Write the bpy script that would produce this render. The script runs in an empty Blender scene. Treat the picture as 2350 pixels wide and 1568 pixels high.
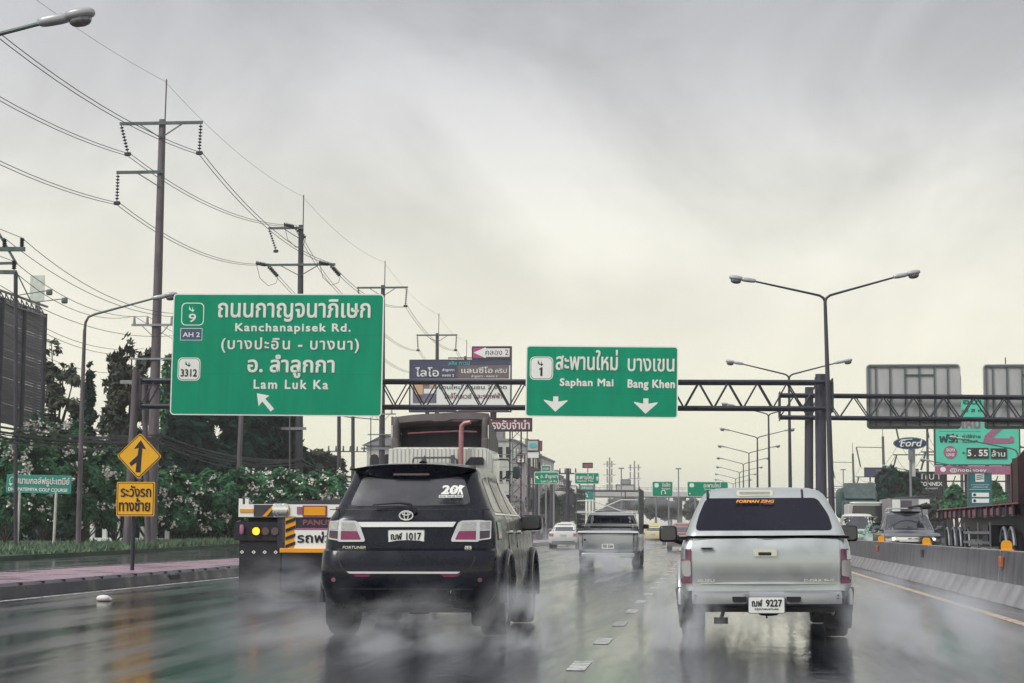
import bpy, bmesh, math, random
from mathutils import Vector, Matrix, noise
from mathutils.bvhtree import BVHTree
random.seed(7)
SC = bpy.context.scene
COL = SC.collection
# ------------------------------------------------------------------ camera
F = 4343.0                      # focal length in pixels of a 2350x1568 frame
CH = 1.1                        # camera height
VPX, VPY, ROLL = 1630.0, 1216.0, math.radians(0.3)
u, v = VPX - 1175, 784 - VPY
u0 = u * math.cos(ROLL) - v * math.sin(ROLL)
v0 = u * math.sin(ROLL) + v * math.cos(ROLL)
PITCH = math.atan(-v0 / F)
YAW = math.atan(u0 / F * math.cos(PITCH))
RM = Matrix.Rotation(YAW, 3, 'Z') @ Matrix.Rotation(math.pi / 2 + PITCH, 3, 'X') @ Matrix.Rotation(ROLL, 3, 'Z')
cd = bpy.data.cameras.new('camera'); CAM = bpy.data.objects.new('camera', cd); COL.objects.link(CAM)
cd.sensor_width = 36; cd.lens = 36 * F / 2350; cd.clip_start = 0.1; cd.clip_end = 6000
CAM.location = (0, 0, CH); CAM.rotation_euler = RM.to_euler(); SC.camera = CAM
def P(x, y, d):                 # world point at road distance d seen at photo position x, y
    r = RM @ Vector(((x - 1175) / F, (784 - y) / F, -1)); return Vector((0, 0, CH)) + r * (d / r.y)
# ------------------------------------------------------------------ sky and sun
W = bpy.data.worlds.new("World"); SC.world = W; W.use_nodes = True
nt = W.node_tree; N = nt.nodes; L = nt.links; N.clear()
def nd(t, **k):
    n = N.new(t)
    for a, b in k.items(): setattr(n, a, b)
    return n
SUN_EL, SUN_AZ = math.radians(42), math.radians(228)
out = nd('ShaderNodeOutputWorld'); mixs = nd('ShaderNodeMixShader'); b1 = nd('ShaderNodeBackground'); b2 = nd('ShaderNodeBackground')
sky = nd('ShaderNodeTexSky', sky_type='NISHITA', sun_disc=False, sun_elevation=SUN_EL, sun_rotation=SUN_AZ)
L.new(sky.outputs[0], b1.inputs[0]); b1.inputs[1].default_value = 0.06
tc = nd('ShaderNodeTexCoord'); sep = nd('ShaderNodeSeparateXYZ'); L.new(tc.outputs['Generated'], sep.inputs[0])
ramp = nd('ShaderNodeValToRGB'); L.new(sep.outputs[2], ramp.inputs[0])
cr = ramp.color_ramp
stops = [(0.0, (.74, .73, .565)), (.045, (.78, .765, .60)), (.10, (.80, .77, .65)), (.16, (.73, .715, .64)), (.21, (.60, .595, .59)), (.27, (.45, .455, .475)), (.36, (.42, .43, .45)), (.7, (.62, .63, .65)), (1, (.7, .7, .72))]
cr.elements[0].position = 0; cr.elements[1].position = 1
for p, c in stops[1:-1]: cr.elements.new(p)
for e, (p, c) in zip(cr.elements, stops): e.position = p; e.color = (*c, 1)
mp = nd('ShaderNodeMapping'); mp.inputs['Scale'].default_value = (7, 7, 11); mp.inputs['Rotation'].default_value = (0, .55, 0); mp.inputs['Location'].default_value = (2.0, .3, .53)
L.new(tc.outputs['Generated'], mp.inputs[0])
n1 = nd('ShaderNodeTexNoise'); n1.inputs['Scale'].default_value = .75; n1.inputs['Detail'].default_value = 9; n1.inputs['Roughness'].default_value = .56; n1.inputs['Distortion'].default_value = .5
L.new(mp.outputs[0], n1.inputs[0])
mr = nd('ShaderNodeMapRange'); L.new(n1.outputs[0], mr.inputs[0])
for i, q in enumerate((.37, .63, .82, 1.14)): mr.inputs[i + 1].default_value = q
amt = nd('ShaderNodeMapRange'); L.new(sep.outputs[2], amt.inputs[0])       # clouds show more the higher they are
for i, q in enumerate((.06, .17, .12, .9)): amt.inputs[i + 1].default_value = q
mx = nd('ShaderNodeMix', data_type='FLOAT'); L.new(amt.outputs[0], mx.inputs[0]); mx.inputs[2].default_value = 1.0; L.new(mr.outputs[0], mx.inputs[3])
vm = nd('ShaderNodeVectorMath', operation='SCALE'); L.new(ramp.outputs[0], vm.inputs[0]); L.new(mx.outputs[0], vm.inputs['Scale'])
bk = nd('ShaderNodeMapRange'); L.new(sep.outputs[1], bk.inputs[0])              # unseen sky behind the viewpoint brightened to light surfaces facing us
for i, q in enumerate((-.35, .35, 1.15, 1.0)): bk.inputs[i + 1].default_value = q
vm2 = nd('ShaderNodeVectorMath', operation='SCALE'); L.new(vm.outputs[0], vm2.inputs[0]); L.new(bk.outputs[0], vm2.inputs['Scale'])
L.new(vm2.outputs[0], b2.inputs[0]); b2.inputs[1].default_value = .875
mixs.inputs[0].default_value = .93
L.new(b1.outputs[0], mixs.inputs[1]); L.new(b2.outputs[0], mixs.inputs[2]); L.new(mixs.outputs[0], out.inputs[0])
sd = bpy.data.lights.new('sun', 'SUN'); sd.energy = 1.5; sd.angle = math.radians(20); sd.color = (1, .98, .93)
so = bpy.data.objects.new('sun', sd); COL.objects.link(so)
so.rotation_euler = Vector((math.sin(SUN_AZ) * math.cos(SUN_EL), math.cos(SUN_AZ) * math.cos(SUN_EL), math.sin(SUN_EL))).to_track_quat('Z', 'Y').to_euler()
SC.view_settings.view_transform = 'Standard'; SC.view_settings.look = 'None'; SC.view_settings.exposure = 0.5; SC.view_settings.gamma = 1
SC.cycles.max_bounces = 6; SC.cycles.diffuse_bounces = 2; SC.cycles.glossy_bounces = 3; SC.cycles.transmission_bounces = 3; SC.cycles.volume_bounces = 1
SC.cycles.volume_max_steps = 96; SC.cycles.use_denoising = True; SC.cycles.caustics_reflective = False; SC.cycles.caustics_refractive = False
# ------------------------------------------------------------------ materials
MATS = {}
def mat(name, col, rough=.6, metal=0, var=.15, vs=3.0, bump=0, bs=20, coat=0, col2=None, emit=0, stretch=None, spec=.5, rvar=0, alpha=1):
    if name in MATS: return MATS[name]
    m = bpy.data.materials.new(name); m.use_nodes = True; t = m.node_tree; n = t.nodes; l = t.links; b = n['Principled BSDF']
    b.inputs['Roughness'].default_value = rough; b.inputs['Metallic'].default_value = metal; b.inputs['Coat Weight'].default_value = coat
    b.inputs['Coat Roughness'].default_value = .06; b.inputs['Specular IOR Level'].default_value = spec
    b.inputs['Alpha'].default_value = alpha
    tc = n.new('ShaderNodeTexCoord'); mp = n.new('ShaderNodeMapping'); l.new(tc.outputs['Object'], mp.inputs[0])
    if stretch: mp.inputs['Scale'].default_value = stretch
    no = n.new('ShaderNodeTexNoise'); no.inputs['Scale'].default_value = vs; no.inputs['Detail'].default_value = 5; no.inputs['Roughness'].default_value = .6
    l.new(mp.outputs[0], no.inputs[0])
    r = n.new('ShaderNodeValToRGB'); l.new(no.outputs[0], r.inputs[0])
    c2 = col2 or tuple(min(1, c * (1 + var)) for c in col)
    c1 = col if col2 else tuple(c * (1 - var) for c in col)
    r.color_ramp.elements[0].position = .32; r.color_ramp.elements[1].position = .68
    r.color_ramp.elements[0].color = (*c1, 1); r.color_ramp.elements[1].color = (*c2, 1)
    l.new(r.outputs[0], b.inputs['Base Color'])
    if rvar:
        q = n.new('ShaderNodeMapRange'); l.new(no.outputs[0], q.inputs[0]); q.inputs[1].default_value = .35; q.inputs[2].default_value = .65
        q.inputs[3].default_value = max(0.02, rough - rvar); q.inputs[4].default_value = rough + rvar; l.new(q.outputs[0], b.inputs['Roughness'])
    if bump:
        n2 = n.new('ShaderNodeTexNoise'); n2.inputs['Scale'].default_value = bs; n2.inputs['Detail'].default_value = 4; l.new(mp.outputs[0], n2.inputs[0])
        bp = n.new('ShaderNodeBump'); bp.inputs['Strength'].default_value = bump; bp.inputs['Distance'].default_value = .02
        l.new(n2.outputs[0], bp.inputs['Height']); l.new(bp.outputs[0], b.inputs['Normal'])
    if emit:
        b.inputs['Emission Color'].default_value = (*col, 1); b.inputs['Emission Strength'].default_value = emit
    MATS[name] = m; return m
blackpaint = mat('black_paint', (.003, .004, .012), .3, 0, .2, 6, coat=.32, rvar=.1, spec=.25)
brighttrim = mat('bright_trim', (.82, .83, .80), .3, .25, .03)
silver = mat('silver_paint', (.52, .55, .545), .34, .75, .05, 5, coat=.5, rvar=.05)
silver2 = mat('silver_grey_paint', (.38, .39, .41), .32, .4, .06, 5, coat=.6)
whitep = mat('white_paint', (.72, .72, .68), .35, 0, .05, 4, coat=.6)
tealp = mat('teal_green_paint', (.22, .45, .37), .35, .2, .08, 4, coat=.5)
darkgreyp = mat('dark_grey_paint', (.10, .105, .125), .28, .4, .1, 4, coat=.7)
yellowp = mat('taxi_yellow_paint', (.75, .62, .22), .35, 0, .05, 4, coat=.5)
redp = mat('red_paint', (.30, .10, .10), .35, 0, .1, 4, coat=.5)
glassd = mat('tinted_glass', (.006, .007, .018), .08, 0, .1, 3, spec=.28)
glasss = mat('smoked_rear_glass', (.045, .046, .056), .16, 0, .25, 2.2, spec=.9, rvar=.06)
glassl = mat('windscreen_glass', (.03, .032, .042), .08, 0, .3, 1.5, spec=.8)
chrome = mat('chrome', (.80, .81, .78), .16, 1, .03)
rubber = mat('rubber', (.012, .012, .018), .6, 0, .25, 12, bump=.2, bs=60)
plastic = mat('black_plastic', (.012, .013, .02), .42, 0, .2, 8)
redlens = mat('red_lens', (.22, .015, .075), .12, 0, .15, 20, coat=1)
darklens = mat('dark_red_lens', (.055, .02, .035), .12, 0, .15, 20, coat=1)
clearlens = mat('clear_lens', (.42, .41, .38), .12, 0, .3, 40, coat=1, stretch=(1, 1, 6))
steel = mat('galvanised_steel', (.30, .31, .34), .42, .7, .12, 4)
dsteel = mat('dark_painted_steel', (.032, .034, .055), .45, .2, .25, 3)
gsteel = mat('greenish_grey_steel', (.085, .12, .12), .5, .2, .25, 3)
postst = mat('weathered_post_steel', (.055, .052, .075), .55, .1, .25, 1.5, bump=.1, stretch=(4, 4, .5))
concrete = mat('concrete_pole', (.13, .11, .125), .75, 0, .3, 1.2, bump=.25, bs=14, stretch=(3, 3, .6))
dconc = mat('dark_concrete_pole', (.055, .05, .065), .75, 0, .3, 1.2, bump=.25, bs=14, stretch=(3, 3, .6))
wirem = mat('wire', (.03, .032, .045), .6)
porcelain = mat('brown_insulator', (.025, .022, .035), .3, coat=.3)
lampgrey = mat('lamp_housing', (.42, .43, .45), .35, .2, .1)
lampglass = mat('lamp_lens', (.10, .105, .115), .12, 0, .4, 9, coat=1)
signgreen = mat('sign_green', (.0, .29, .16), .6, 0, .09, .9, spec=.12, stretch=(1.6, 1, .35))
signgreen2 = mat('weathered_sign_green', (.02, .26, .20), .5, 0, .1, 1)
signwhite = mat('sign_white', (.86, .88, .84), .5, 0, .03)
signyellow = mat('sign_yellow', (.80, .42, .015), .45, 0, .06, 3)
signblack = mat('sign_black', (.012, .012, .02), .5)
signblue = mat('sign_blue', (.06, .085, .20), .5)
signback = mat('aluminium_sheet', (.46, .46, .47), .55, 0, .12, .8, stretch=(2, 1, .4))
amber = mat('amber_reflector', (.85, .36, .01), .35, 0, .1)
orangerefl = mat('orange_reflector', (.45, .12, .02), .35, 0, .2, 8)
magenta = mat('magenta_sheet', (.48, .05, .26), .5)
navy = mat('navy_sheet', (.045, .05, .115), .5, 0, .12, .6)
brownb = mat('brown_grey_sheet', (.16, .12, .125), .5, 0, .1, .6)
maroon = mat('maroon_sheet', (.26, .05, .09), .5, 0, .15, 1)
turq = mat('turquoise_sheet', (.09, .62, .44), .5, 0, .05, .4)
cyanm = mat('cyan_lettering', (.10, .50, .52), .5)
orangem = mat('orange_lettering', (.85, .32, .04), .45)
pinkm = mat('dusty_pink_sheet', (.36, .13, .23), .5)
wallw = mat('pale_wall', (.55, .54, .51), .7, 0, .12, .35, bump=.1)
wallg = mat('grey_wall', (.28, .27, .29), .75, 0, .2, .4, bump=.1)
walld = mat('dark_grey_wall', (.09, .085, .105), .75, 0, .3, .5)
roofm = mat('grey_roof', (.13, .13, .15), .7, 0, .2, 1)
leafg = mat('green_leaves', (.008, .06, .035), .55, 0, 0, .6, col2=(.10, .30, .13), spec=.2)
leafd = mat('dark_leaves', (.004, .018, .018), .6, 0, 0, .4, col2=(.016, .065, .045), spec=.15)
leafo = mat('olive_leaves', (.015, .032, .025), .6, 0, 0, .5, col2=(.07, .075, .05), spec=.3)
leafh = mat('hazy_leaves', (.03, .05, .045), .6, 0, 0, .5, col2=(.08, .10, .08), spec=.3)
petal = mat('white_petals', (.80, .74, .70), .6, 0, .06)
bark = mat('bark', (.045, .038, .04), .85, 0, .3, 4, bump=.4)
grassm = mat('grass_blades', (.05, .12, .07), .6, 0, 0, .5, col2=(.17, .23, .14), spec=.3)
tarp = mat('dark_tarpaulin', (.05, .048, .06), .5, 0, .25, 2, bump=.4, bs=5)
rustred = mat('rust_red_steel', (.030, .009, .014), .5, .1, .5, 2.5)
rustp = mat('faded_red_paint', (.26, .09, .12), .6, 0, .4, 2)
tan = mat('dusty_beige_plastic', (.12, .10, .105), .55, 0, .25, 2, bump=.1)
pinkpipe = mat('exhaust_primer', (.42, .19, .20), .4, .3, .15, 3)
amberlit = mat('lit_amber_lamp', (1.0, .36, .02), .4, emit=1.6)
headlit = mat('lit_head_lamp', (1.0, .93, .75), .3, emit=1.1)
# ------------------------------------------------------------------ mesh builder
class MB:
    def __init__(s): s.v = []; s.f = []; s.m = []
    def add(s, vs, fs, mi=0, M=None):
        b = len(s.v)
        s.v += [tuple(M @ Vector(p)) if M else tuple(p) for p in vs]
        s.f += [tuple(i + b for i in f) for f in fs]; s.m += [mi] * len(fs); return s
    def box(s, c, d, mi=0, M=None):
        x, y, z = c; a, b, e = d[0] / 2, d[1] / 2, d[2] / 2
        vs = [(x + i * a, y + j * b, z + k * e) for k in (-1, 1) for j in (-1, 1) for i in (-1, 1)]
        return s.add(vs, [(0, 2, 3, 1), (4, 5, 7, 6), (0, 1, 5, 4), (2, 6, 7, 3), (0, 4, 6, 2), (1, 3, 7, 5)], mi, M)
    def tube(s, pts, r, n=8, mi=0, M=None, cap=True):
        pts = [Vector(p) for p in pts]; R = r if isinstance(r, (list, tuple)) else [r] * len(pts)
        vs = []; a = None
        for i, p in enumerate(pts):
            t = (pts[min(i + 1, len(pts) - 1)] - pts[max(i - 1, 0)]).normalized()
            if a is None: a = t.orthogonal().normalized()
            a = (a - t * a.dot(t)).normalized(); b = t.cross(a)
            vs += [p + (a * math.cos(2 * math.pi * k / n) + b * math.sin(2 * math.pi * k / n)) * R[i] for k in range(n)]
        fs = [(i * n + k, i * n + (k + 1) % n, (i + 1) * n + (k + 1) % n, (i + 1) * n + k) for i in range(len(pts) - 1) for k in range(n)]
        if cap: fs += [tuple(range(n))[::-1], tuple(range((len(pts) - 1) * n, len(pts) * n))]
        return s.add(vs, fs, mi, M)
    def bar(s, a, b, w, h=None, mi=0):          # rectangular bar between two points
        a = Vector(a); b = Vector(b); h = h or w; t = (b - a).normalized()
        sd = t.cross(Vector((0, 0, 1)));
        if sd.length < .01: sd = Vector((1, 0, 0))
        sd.normalize(); up = sd.cross(t); vs = []
        for p in (a, b): vs += [p + sd * (i * w / 2) + up * (j * h / 2) for i, j in ((-1, -1), (1, -1), (1, 1), (-1, 1))]
        return s.add(vs, [(0, 3, 2, 1), (4, 5, 6, 7), (0, 1, 5, 4), (1, 2, 6, 5), (2, 3, 7, 6), (3, 0, 4, 7)], mi)
    def prism(s, poly, y0, y1, mi=0, M=None):   # polygon in x,z swept along y
        n = len(poly); vs = [(x, y0, z) for x, z in poly] + [(x, y1, z) for x, z in poly]
        return s.add(vs, [tuple(range(n)), tuple(range(n, 2 * n))[::-1]] + [(i, i + n, (i + 1) % n + n, (i + 1) % n) for i in range(n)], mi, M)
    def prismx(s, poly, x0, x1, mi=0, M=None):  # polygon in y,z swept along x
        n = len(poly); vs = [(x0, y, z) for y, z in poly] + [(x1, y, z) for y, z in poly]
        return s.add(vs, [tuple(range(n)), tuple(range(n, 2 * n))[::-1]] + [(i, i + n, (i + 1) % n + n, (i + 1) % n) for i in range(n)], mi, M)
    def lathe(s, prof, n=24, mi=0, M=None):     # (radius, x) profile about the x axis
        vs = [(x, r * math.cos(2 * math.pi * k / n), r * math.sin(2 * math.pi * k / n)) for r, x in prof for k in range(n)]
        fs = [(i * n + k, i * n + (k + 1) % n, (i + 1) * n + (k + 1) % n, (i + 1) * n + k) for i in range(len(prof) - 1) for k in range(n)]
        return s.add(vs, fs, mi, M)
    def sbox(s, c, d, p=4, n=16, mi=0, M=None): # rounded box
        vs = []; f = lambda q: math.copysign(abs(q) ** (2 / p), q)
        m = n // 2
        for i in range(m + 1):
            ph = -math.pi / 2 + math.pi * i / m
            for k in range(n):
                th = 2 * math.pi * k / n
                vs.append((c[0] + d[0] / 2 * f(math.cos(ph)) * f(math.cos(th)), c[1] + d[1] / 2 * f(math.cos(ph)) * f(math.sin(th)), c[2] + d[2] / 2 * f(math.sin(ph))))
        fs = [(i * n + k, i * n + (k + 1) % n, (i + 1) * n + (k + 1) % n, (i + 1) * n + k) for i in range(m) for k in range(n)]
        return s.add(vs, fs, mi, M)
    def build(s, name, mats, parent=None, M=None, ang=38, bevel=0, loc=None):
        me = bpy.data.meshes.new(name); me.from_pydata(s.v, [], s.f)
        for m in (mats if isinstance(mats, (list, tuple)) else [mats]): me.materials.append(m)
        me.polygons.foreach_set('material_index', s.m)
        me.polygons.foreach_set('use_smooth', [ang > 0] * len(s.f)); me.update()
        if ang: me.set_sharp_from_angle(angle=math.radians(ang))
        o = bpy.data.objects.new(name, me); COL.objects.link(o)
        if parent: o.parent = parent
        if M is not None: o.matrix_local = M
        if loc is not None: o.location = loc
        if bevel:
            b = o.modifiers.new('bevel', 'BEVEL'); b.width = bevel; b.segments = 2; b.limit_method = 'ANGLE'
        return o
def empty(name, loc=(0, 0, 0), rz=0):
    o = bpy.data.objects.new(name, None); COL.objects.link(o); o.location = loc; o.rotation_euler = (0, 0, rz); o.empty_display_size = .2; return o
LABELS = {}
def tag(o, label=None, cat=None, group=None, kind=None):
    if label:
        o['label'] = label
        if label in LABELS and not (group and LABELS[label] == group): print('DUP LABEL', label)
        LABELS[label] = group
    if cat: o['category'] = cat
    if group: o['group'] = group
    if kind: o['kind'] = kind
    return o
def copy_tree(o, parent=None):
    c = o.copy(); COL.objects.link(c); c.parent = parent
    for ch in list(o.children): copy_tree(ch, c)
    return c
TXC = {}
def textmesh(body, sp=1.0, font=None):
    k = (body, sp)
    if k not in TXC:
        c = bpy.data.curves.new('t', 'FONT'); c.body = body; c.space_character = sp; c.resolution_u = 3
        o = bpy.data.objects.new('t', c); COL.objects.link(o)
        dg = bpy.context.evaluated_depsgraph_get(); dg.update()
        me = bpy.data.meshes.new_from_object(o.evaluated_get(dg))
        vs = [tuple(q.co) for q in me.vertices]; fs = [tuple(p.vertices) for p in me.polygons]
        bpy.data.objects.remove(o); bpy.data.curves.remove(c); bpy.data.meshes.remove(me)
        x0 = min(q[0] for q in vs); x1 = max(q[0] for q in vs); y0 = min(q[1] for q in vs); y1 = max(q[1] for q in vs)
        nv = []; nf = []
        for i, f in enumerate(fs):
            nf.append(tuple(range(len(nv), len(nv) + len(f)))); nv += [((vs[j][0] - x0) / (x1 - x0), (vs[j][1] - y0) / (y1 - y0), (i * 7) % 11) for j in f]
        TXC[k] = (nv, nf)
    return TXC[k]
def tx(mb, body, x0, z0, x1, z1, y, bold=0.0, mi=0, sp=1.0, slant=0, flip=1):
    vs, fs = textmesh(body, sp); b = bold * abs(z1 - z0)
    offs = [(0, 0)] if not b else [(0, 0), (b, 0), (-b, 0), (0, b), (0, -b), (b * .7, b * .7), (-b * .7, -b * .7), (b * .7, -b * .7), (-b * .7, b * .7)]
    x0, x1 = x0 + b, x1 - b; z0, z1 = z0 + b, z1 - b; st = min(.0035, .006 * abs(z1 - z0))
    for i, (dx, dz) in enumerate(offs):
        mb.add([(flip * (x0 + p * (x1 - x0) + dx + slant * q * (z1 - z0)), y - flip * st * (i + .085 * e), z0 + q * (z1 - z0) + dz) for p, q, e in vs], fs, mi)
def rrect(x0, z0, x1, z1, r, n=5):
    pts = []
    for cx, cz, a0 in ((x1 - r, z0 + r, -90), (x1 - r, z1 - r, 0), (x0 + r, z1 - r, 90), (x0 + r, z0 + r, 180)):
        for i in range(n + 1):
            a = math.radians(a0 + 90 * i / n); pts.append((cx + r * math.cos(a), cz + r * math.sin(a)))
    return pts
def rpoly(pts, r, n=4):
    out = []; m = len(pts)
    for i in range(m):
        p = Vector(pts[i]); a = Vector(pts[i - 1]); b = Vector(pts[(i + 1) % m])
        ra = min(r, (a - p).length * .45); rb = min(r, (b - p).length * .45)
        A = p + (a - p).normalized() * ra; B = p + (b - p).normalized() * rb
        for k in range(n + 1):
            t = k / n; q = A * (1 - t) ** 2 + p * 2 * t * (1 - t) + B * t * t; out.append((q.x, q.y))
    return out
# ------------------------------------------------------------------ vehicle helpers
def ring(z, yr, yf, hw, rr=.2, rf=.3, br=.04, bf=.12, sb=.04, k=0):
    yf = max(yf, yr + .8); rr = min(rr, hw * .9); rf = min(rf, hw * .9); h = []
    for i in range(7): h.append(((hw - rr) * i / 6, yr))
    for i in range(1, 7):
        a = math.radians(-90 + 15 * i); h.append((hw - rr + rr * math.cos(a), yr + rr + rr * math.sin(a)))
    for i in range(1, 15): h.append((hw, yr + rr + (yf - rf - yr - rr) * i / 14))
    for i in range(1, 7):
        a = math.radians(15 * i); h.append((hw - rf + rf * math.cos(a), yf - rf + rf * math.sin(a)))
    for i in range(1, 7): h.append(((hw - rf) * (1 - i / 6), yf))
    o = []
    for x, y in h:
        t = (y - yr) / (yf - yr); q = (x / hw) ** 2
        y2 = y + br * q * max(0, 1 - 4 * t) - bf * q * max(0, 4 * t - 3)
        o.append((x * (1 - sb * (2 * t - 1) ** 4), y2, z + k * (1 - t)))
    return o + [(-x, y, zz) for x, y, zz in o[1:-1][::-1]]
def body_loft(levels, **kw):
    mb = MB(); n = None
    for lv in levels:
        z, yr, yf, hw = lv[:4]; e = dict(kw); e.update(lv[4] if len(lv) > 4 else {})
        r = ring(z, yr, yf, hw, **e); n = len(r); mb.v += r
    m = len(levels)
    mb.f = [(i * n + k, i * n + (k + 1) % n, (i + 1) * n + (k + 1) % n, (i + 1) * n + k) for i in range(m - 1) for k in range(n)]
    mb.f += [tuple(range(n))[::-1], tuple(range((m - 1) * n, m * n))]; mb.m = [0] * len(mb.f); return mb
def bvh_of(mb): return BVHTree.FromPolygons([Vector(q) for q in mb.v], mb.f)
def wrap(mb, bvh, poly, side, off=.004, mi=0, g=.08, sink=.02):
    """lay a polygon on the body: rear/front polygons in x,z; left/right polygons in y,z"""
    bm = bmesh.new(); vs = [bm.verts.new((a, b, 0)) for a, b in poly]; bm.faces.new(vs)
    xs = [p[0] for p in poly]; ys = [p[1] for p in poly]
    for ax, lo, hi in ((0, min(xs), max(xs)), (1, min(ys), max(ys))):
        k = math.floor(lo / g) + 1
        while k * g < hi:
            co = [0, 0, 0]; co[ax] = k * g; no = [0, 0, 0]; no[ax] = 1
            bmesh.ops.bisect_plane(bm, geom=bm.verts[:] + bm.edges[:] + bm.faces[:], plane_co=co, plane_no=no, dist=1e-5); k += 1
    bm.verts.ensure_lookup_table(); bm.verts.index_update()
    D = {'rear': Vector((0, 1, 0)), 'front': Vector((0, -1, 0)), 'left': Vector((1, 0, 0)), 'right': Vector((-1, 0, 0))}[side]
    pts = []; last = 0
    for q in bm.verts:
        a, b = q.co.x, q.co.y
        o = {'rear': Vector((a, -9, b)), 'front': Vector((a, 19, b)), 'left': Vector((-9, a, b)), 'right': Vector((9, a, b))}[side]
        h = bvh.ray_cast(o, D)
        if h[0] is None:
            h = bvh.find_nearest(o + D * 9); 
            d = (h[0] - o).dot(D)
        else: d = (h[0] - o).length
        pts.append((o, d))
    n = len(pts); top = [o + D * (d - off) for o, d in pts]; low = [o + D * (d + sink) for o, d in pts]
    fs = [tuple(q.index for q in f.verts) for f in bm.faces]
    for e in bm.edges:
        if len(e.link_faces) == 1: a, b = e.verts[0].index, e.verts[1].index; fs.append((a, b, b + n, a + n))
    bm.free(); mb.add(top + low, fs, mi); return mb
def arches(o, wheels, r, hw, depth=.34):
    mb = MB()
    for yw in wheels:
        for sx in (-1, 1): mb.tube([(sx * (hw - depth), yw, r), (sx * (hw + .4), yw, r)], r + .055, 28)
    c = mb.build('cutter', plastic, ang=0); m = o.modifiers.new('b', 'BOOLEAN'); m.operation = 'DIFFERENCE'; m.object = c; m.solver = 'EXACT'
    dg = bpy.context.evaluated_depsgraph_get(); dg.update(); me = bpy.data.meshes.new_from_object(o.evaluated_get(dg))
    old = o.data; o.modifiers.clear(); o.data = me; bpy.data.meshes.remove(old); bpy.data.objects.remove(c)
    me.set_sharp_from_angle(angle=math.radians(38))
TYRES = {}
def wheel(parent, x, y, r, w, rimmat=None, name='wheel'):
    sx = 1 if x > 0 else -1; k = (r, w, sx, rimmat)
    if k not in TYRES:
        a = MB(); h = w / 2
        a.lathe([(r * .62, -h * .8), (r * .80, -h), (r * .95, -h * .95), (r, -h * .7), (r, h * .7), (r * .95, h * .95), (r * .80, h), (r * .62, h * .8)], 32)
        b = MB(); q = sx * h
        b.lathe([(r * .64, q * .85), (r * .60, q * .80), (r * .56, q * .35), (r * .2, q * .45), (.001, q * .5)], 28)
        for i in range(6):
            t = i * math.pi / 3; R = Matrix.Rotation(t, 4, 'X')
            b.box((q * .68, 0, r * .36), (w * .14, r * .15, r * .52), 0, R)
        b.tube([(q * .6, 0, 0), (q * .85, 0, 0)], r * .12, 12)
        TYRES[k] = (a, b)
    a, b = TYRES[k]
    t = a.build(name, rubber, parent, loc=(x, y, r)); b.build('rim', rimmat or steel, t); return t
def plate(parent, x, y, z, w, h, l1, l2=None, name='license_plate', rx=0, flip=1):
    p = MB().prism(rrect(-w / 2, -h / 2, w / 2, h / 2, .012), -.004 * flip, .004 * flip)
    p.prism(rrect(-w / 2 - .008, -h / 2 - .008, w / 2 + .008, h / 2 + .008, .014), .003 * flip, .010 * flip, 1)
    o = p.build(name, [signwhite, steel], parent, loc=(x, y, z)); o.rotation_euler.x = rx
    t = MB(); a = -.10 * h if l2 else -.30 * h
    for (s, x0, x1) in l1: tx(t, s, w * x0, a, w * x1, h * .37, -.006 * flip, .03, flip=flip)
    if l2: tx(t, l2, -w * .34, -h * .38, w * .34, -h * .2, -.006 * flip, .015, flip=flip)
    t.build('lettering', signblack, o, ang=0); return o
def mirror(parent, x, y, z, w, h, m1, glass=True):
    s = 1 if x > 0 else -1; b = MB().sbox((0, 0, 0), (w, .17, h), 5, 24)
    b.tube([(-s * w * .35, .03, -h * .25), (-s * (w * .62), .06, -h * .42), (-s * w * .9, .08, -h * .5)], [.05, .045, .04], 10)
    o = b.build('mirror', m1, parent, loc=(x, y, z))
    if glass: MB().prism(rrect(-w * .40, -h * .38, w * .40, h * .38, h * .18), -.088, -.080).build('mirror_glass', glassl, o)
    return o
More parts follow.
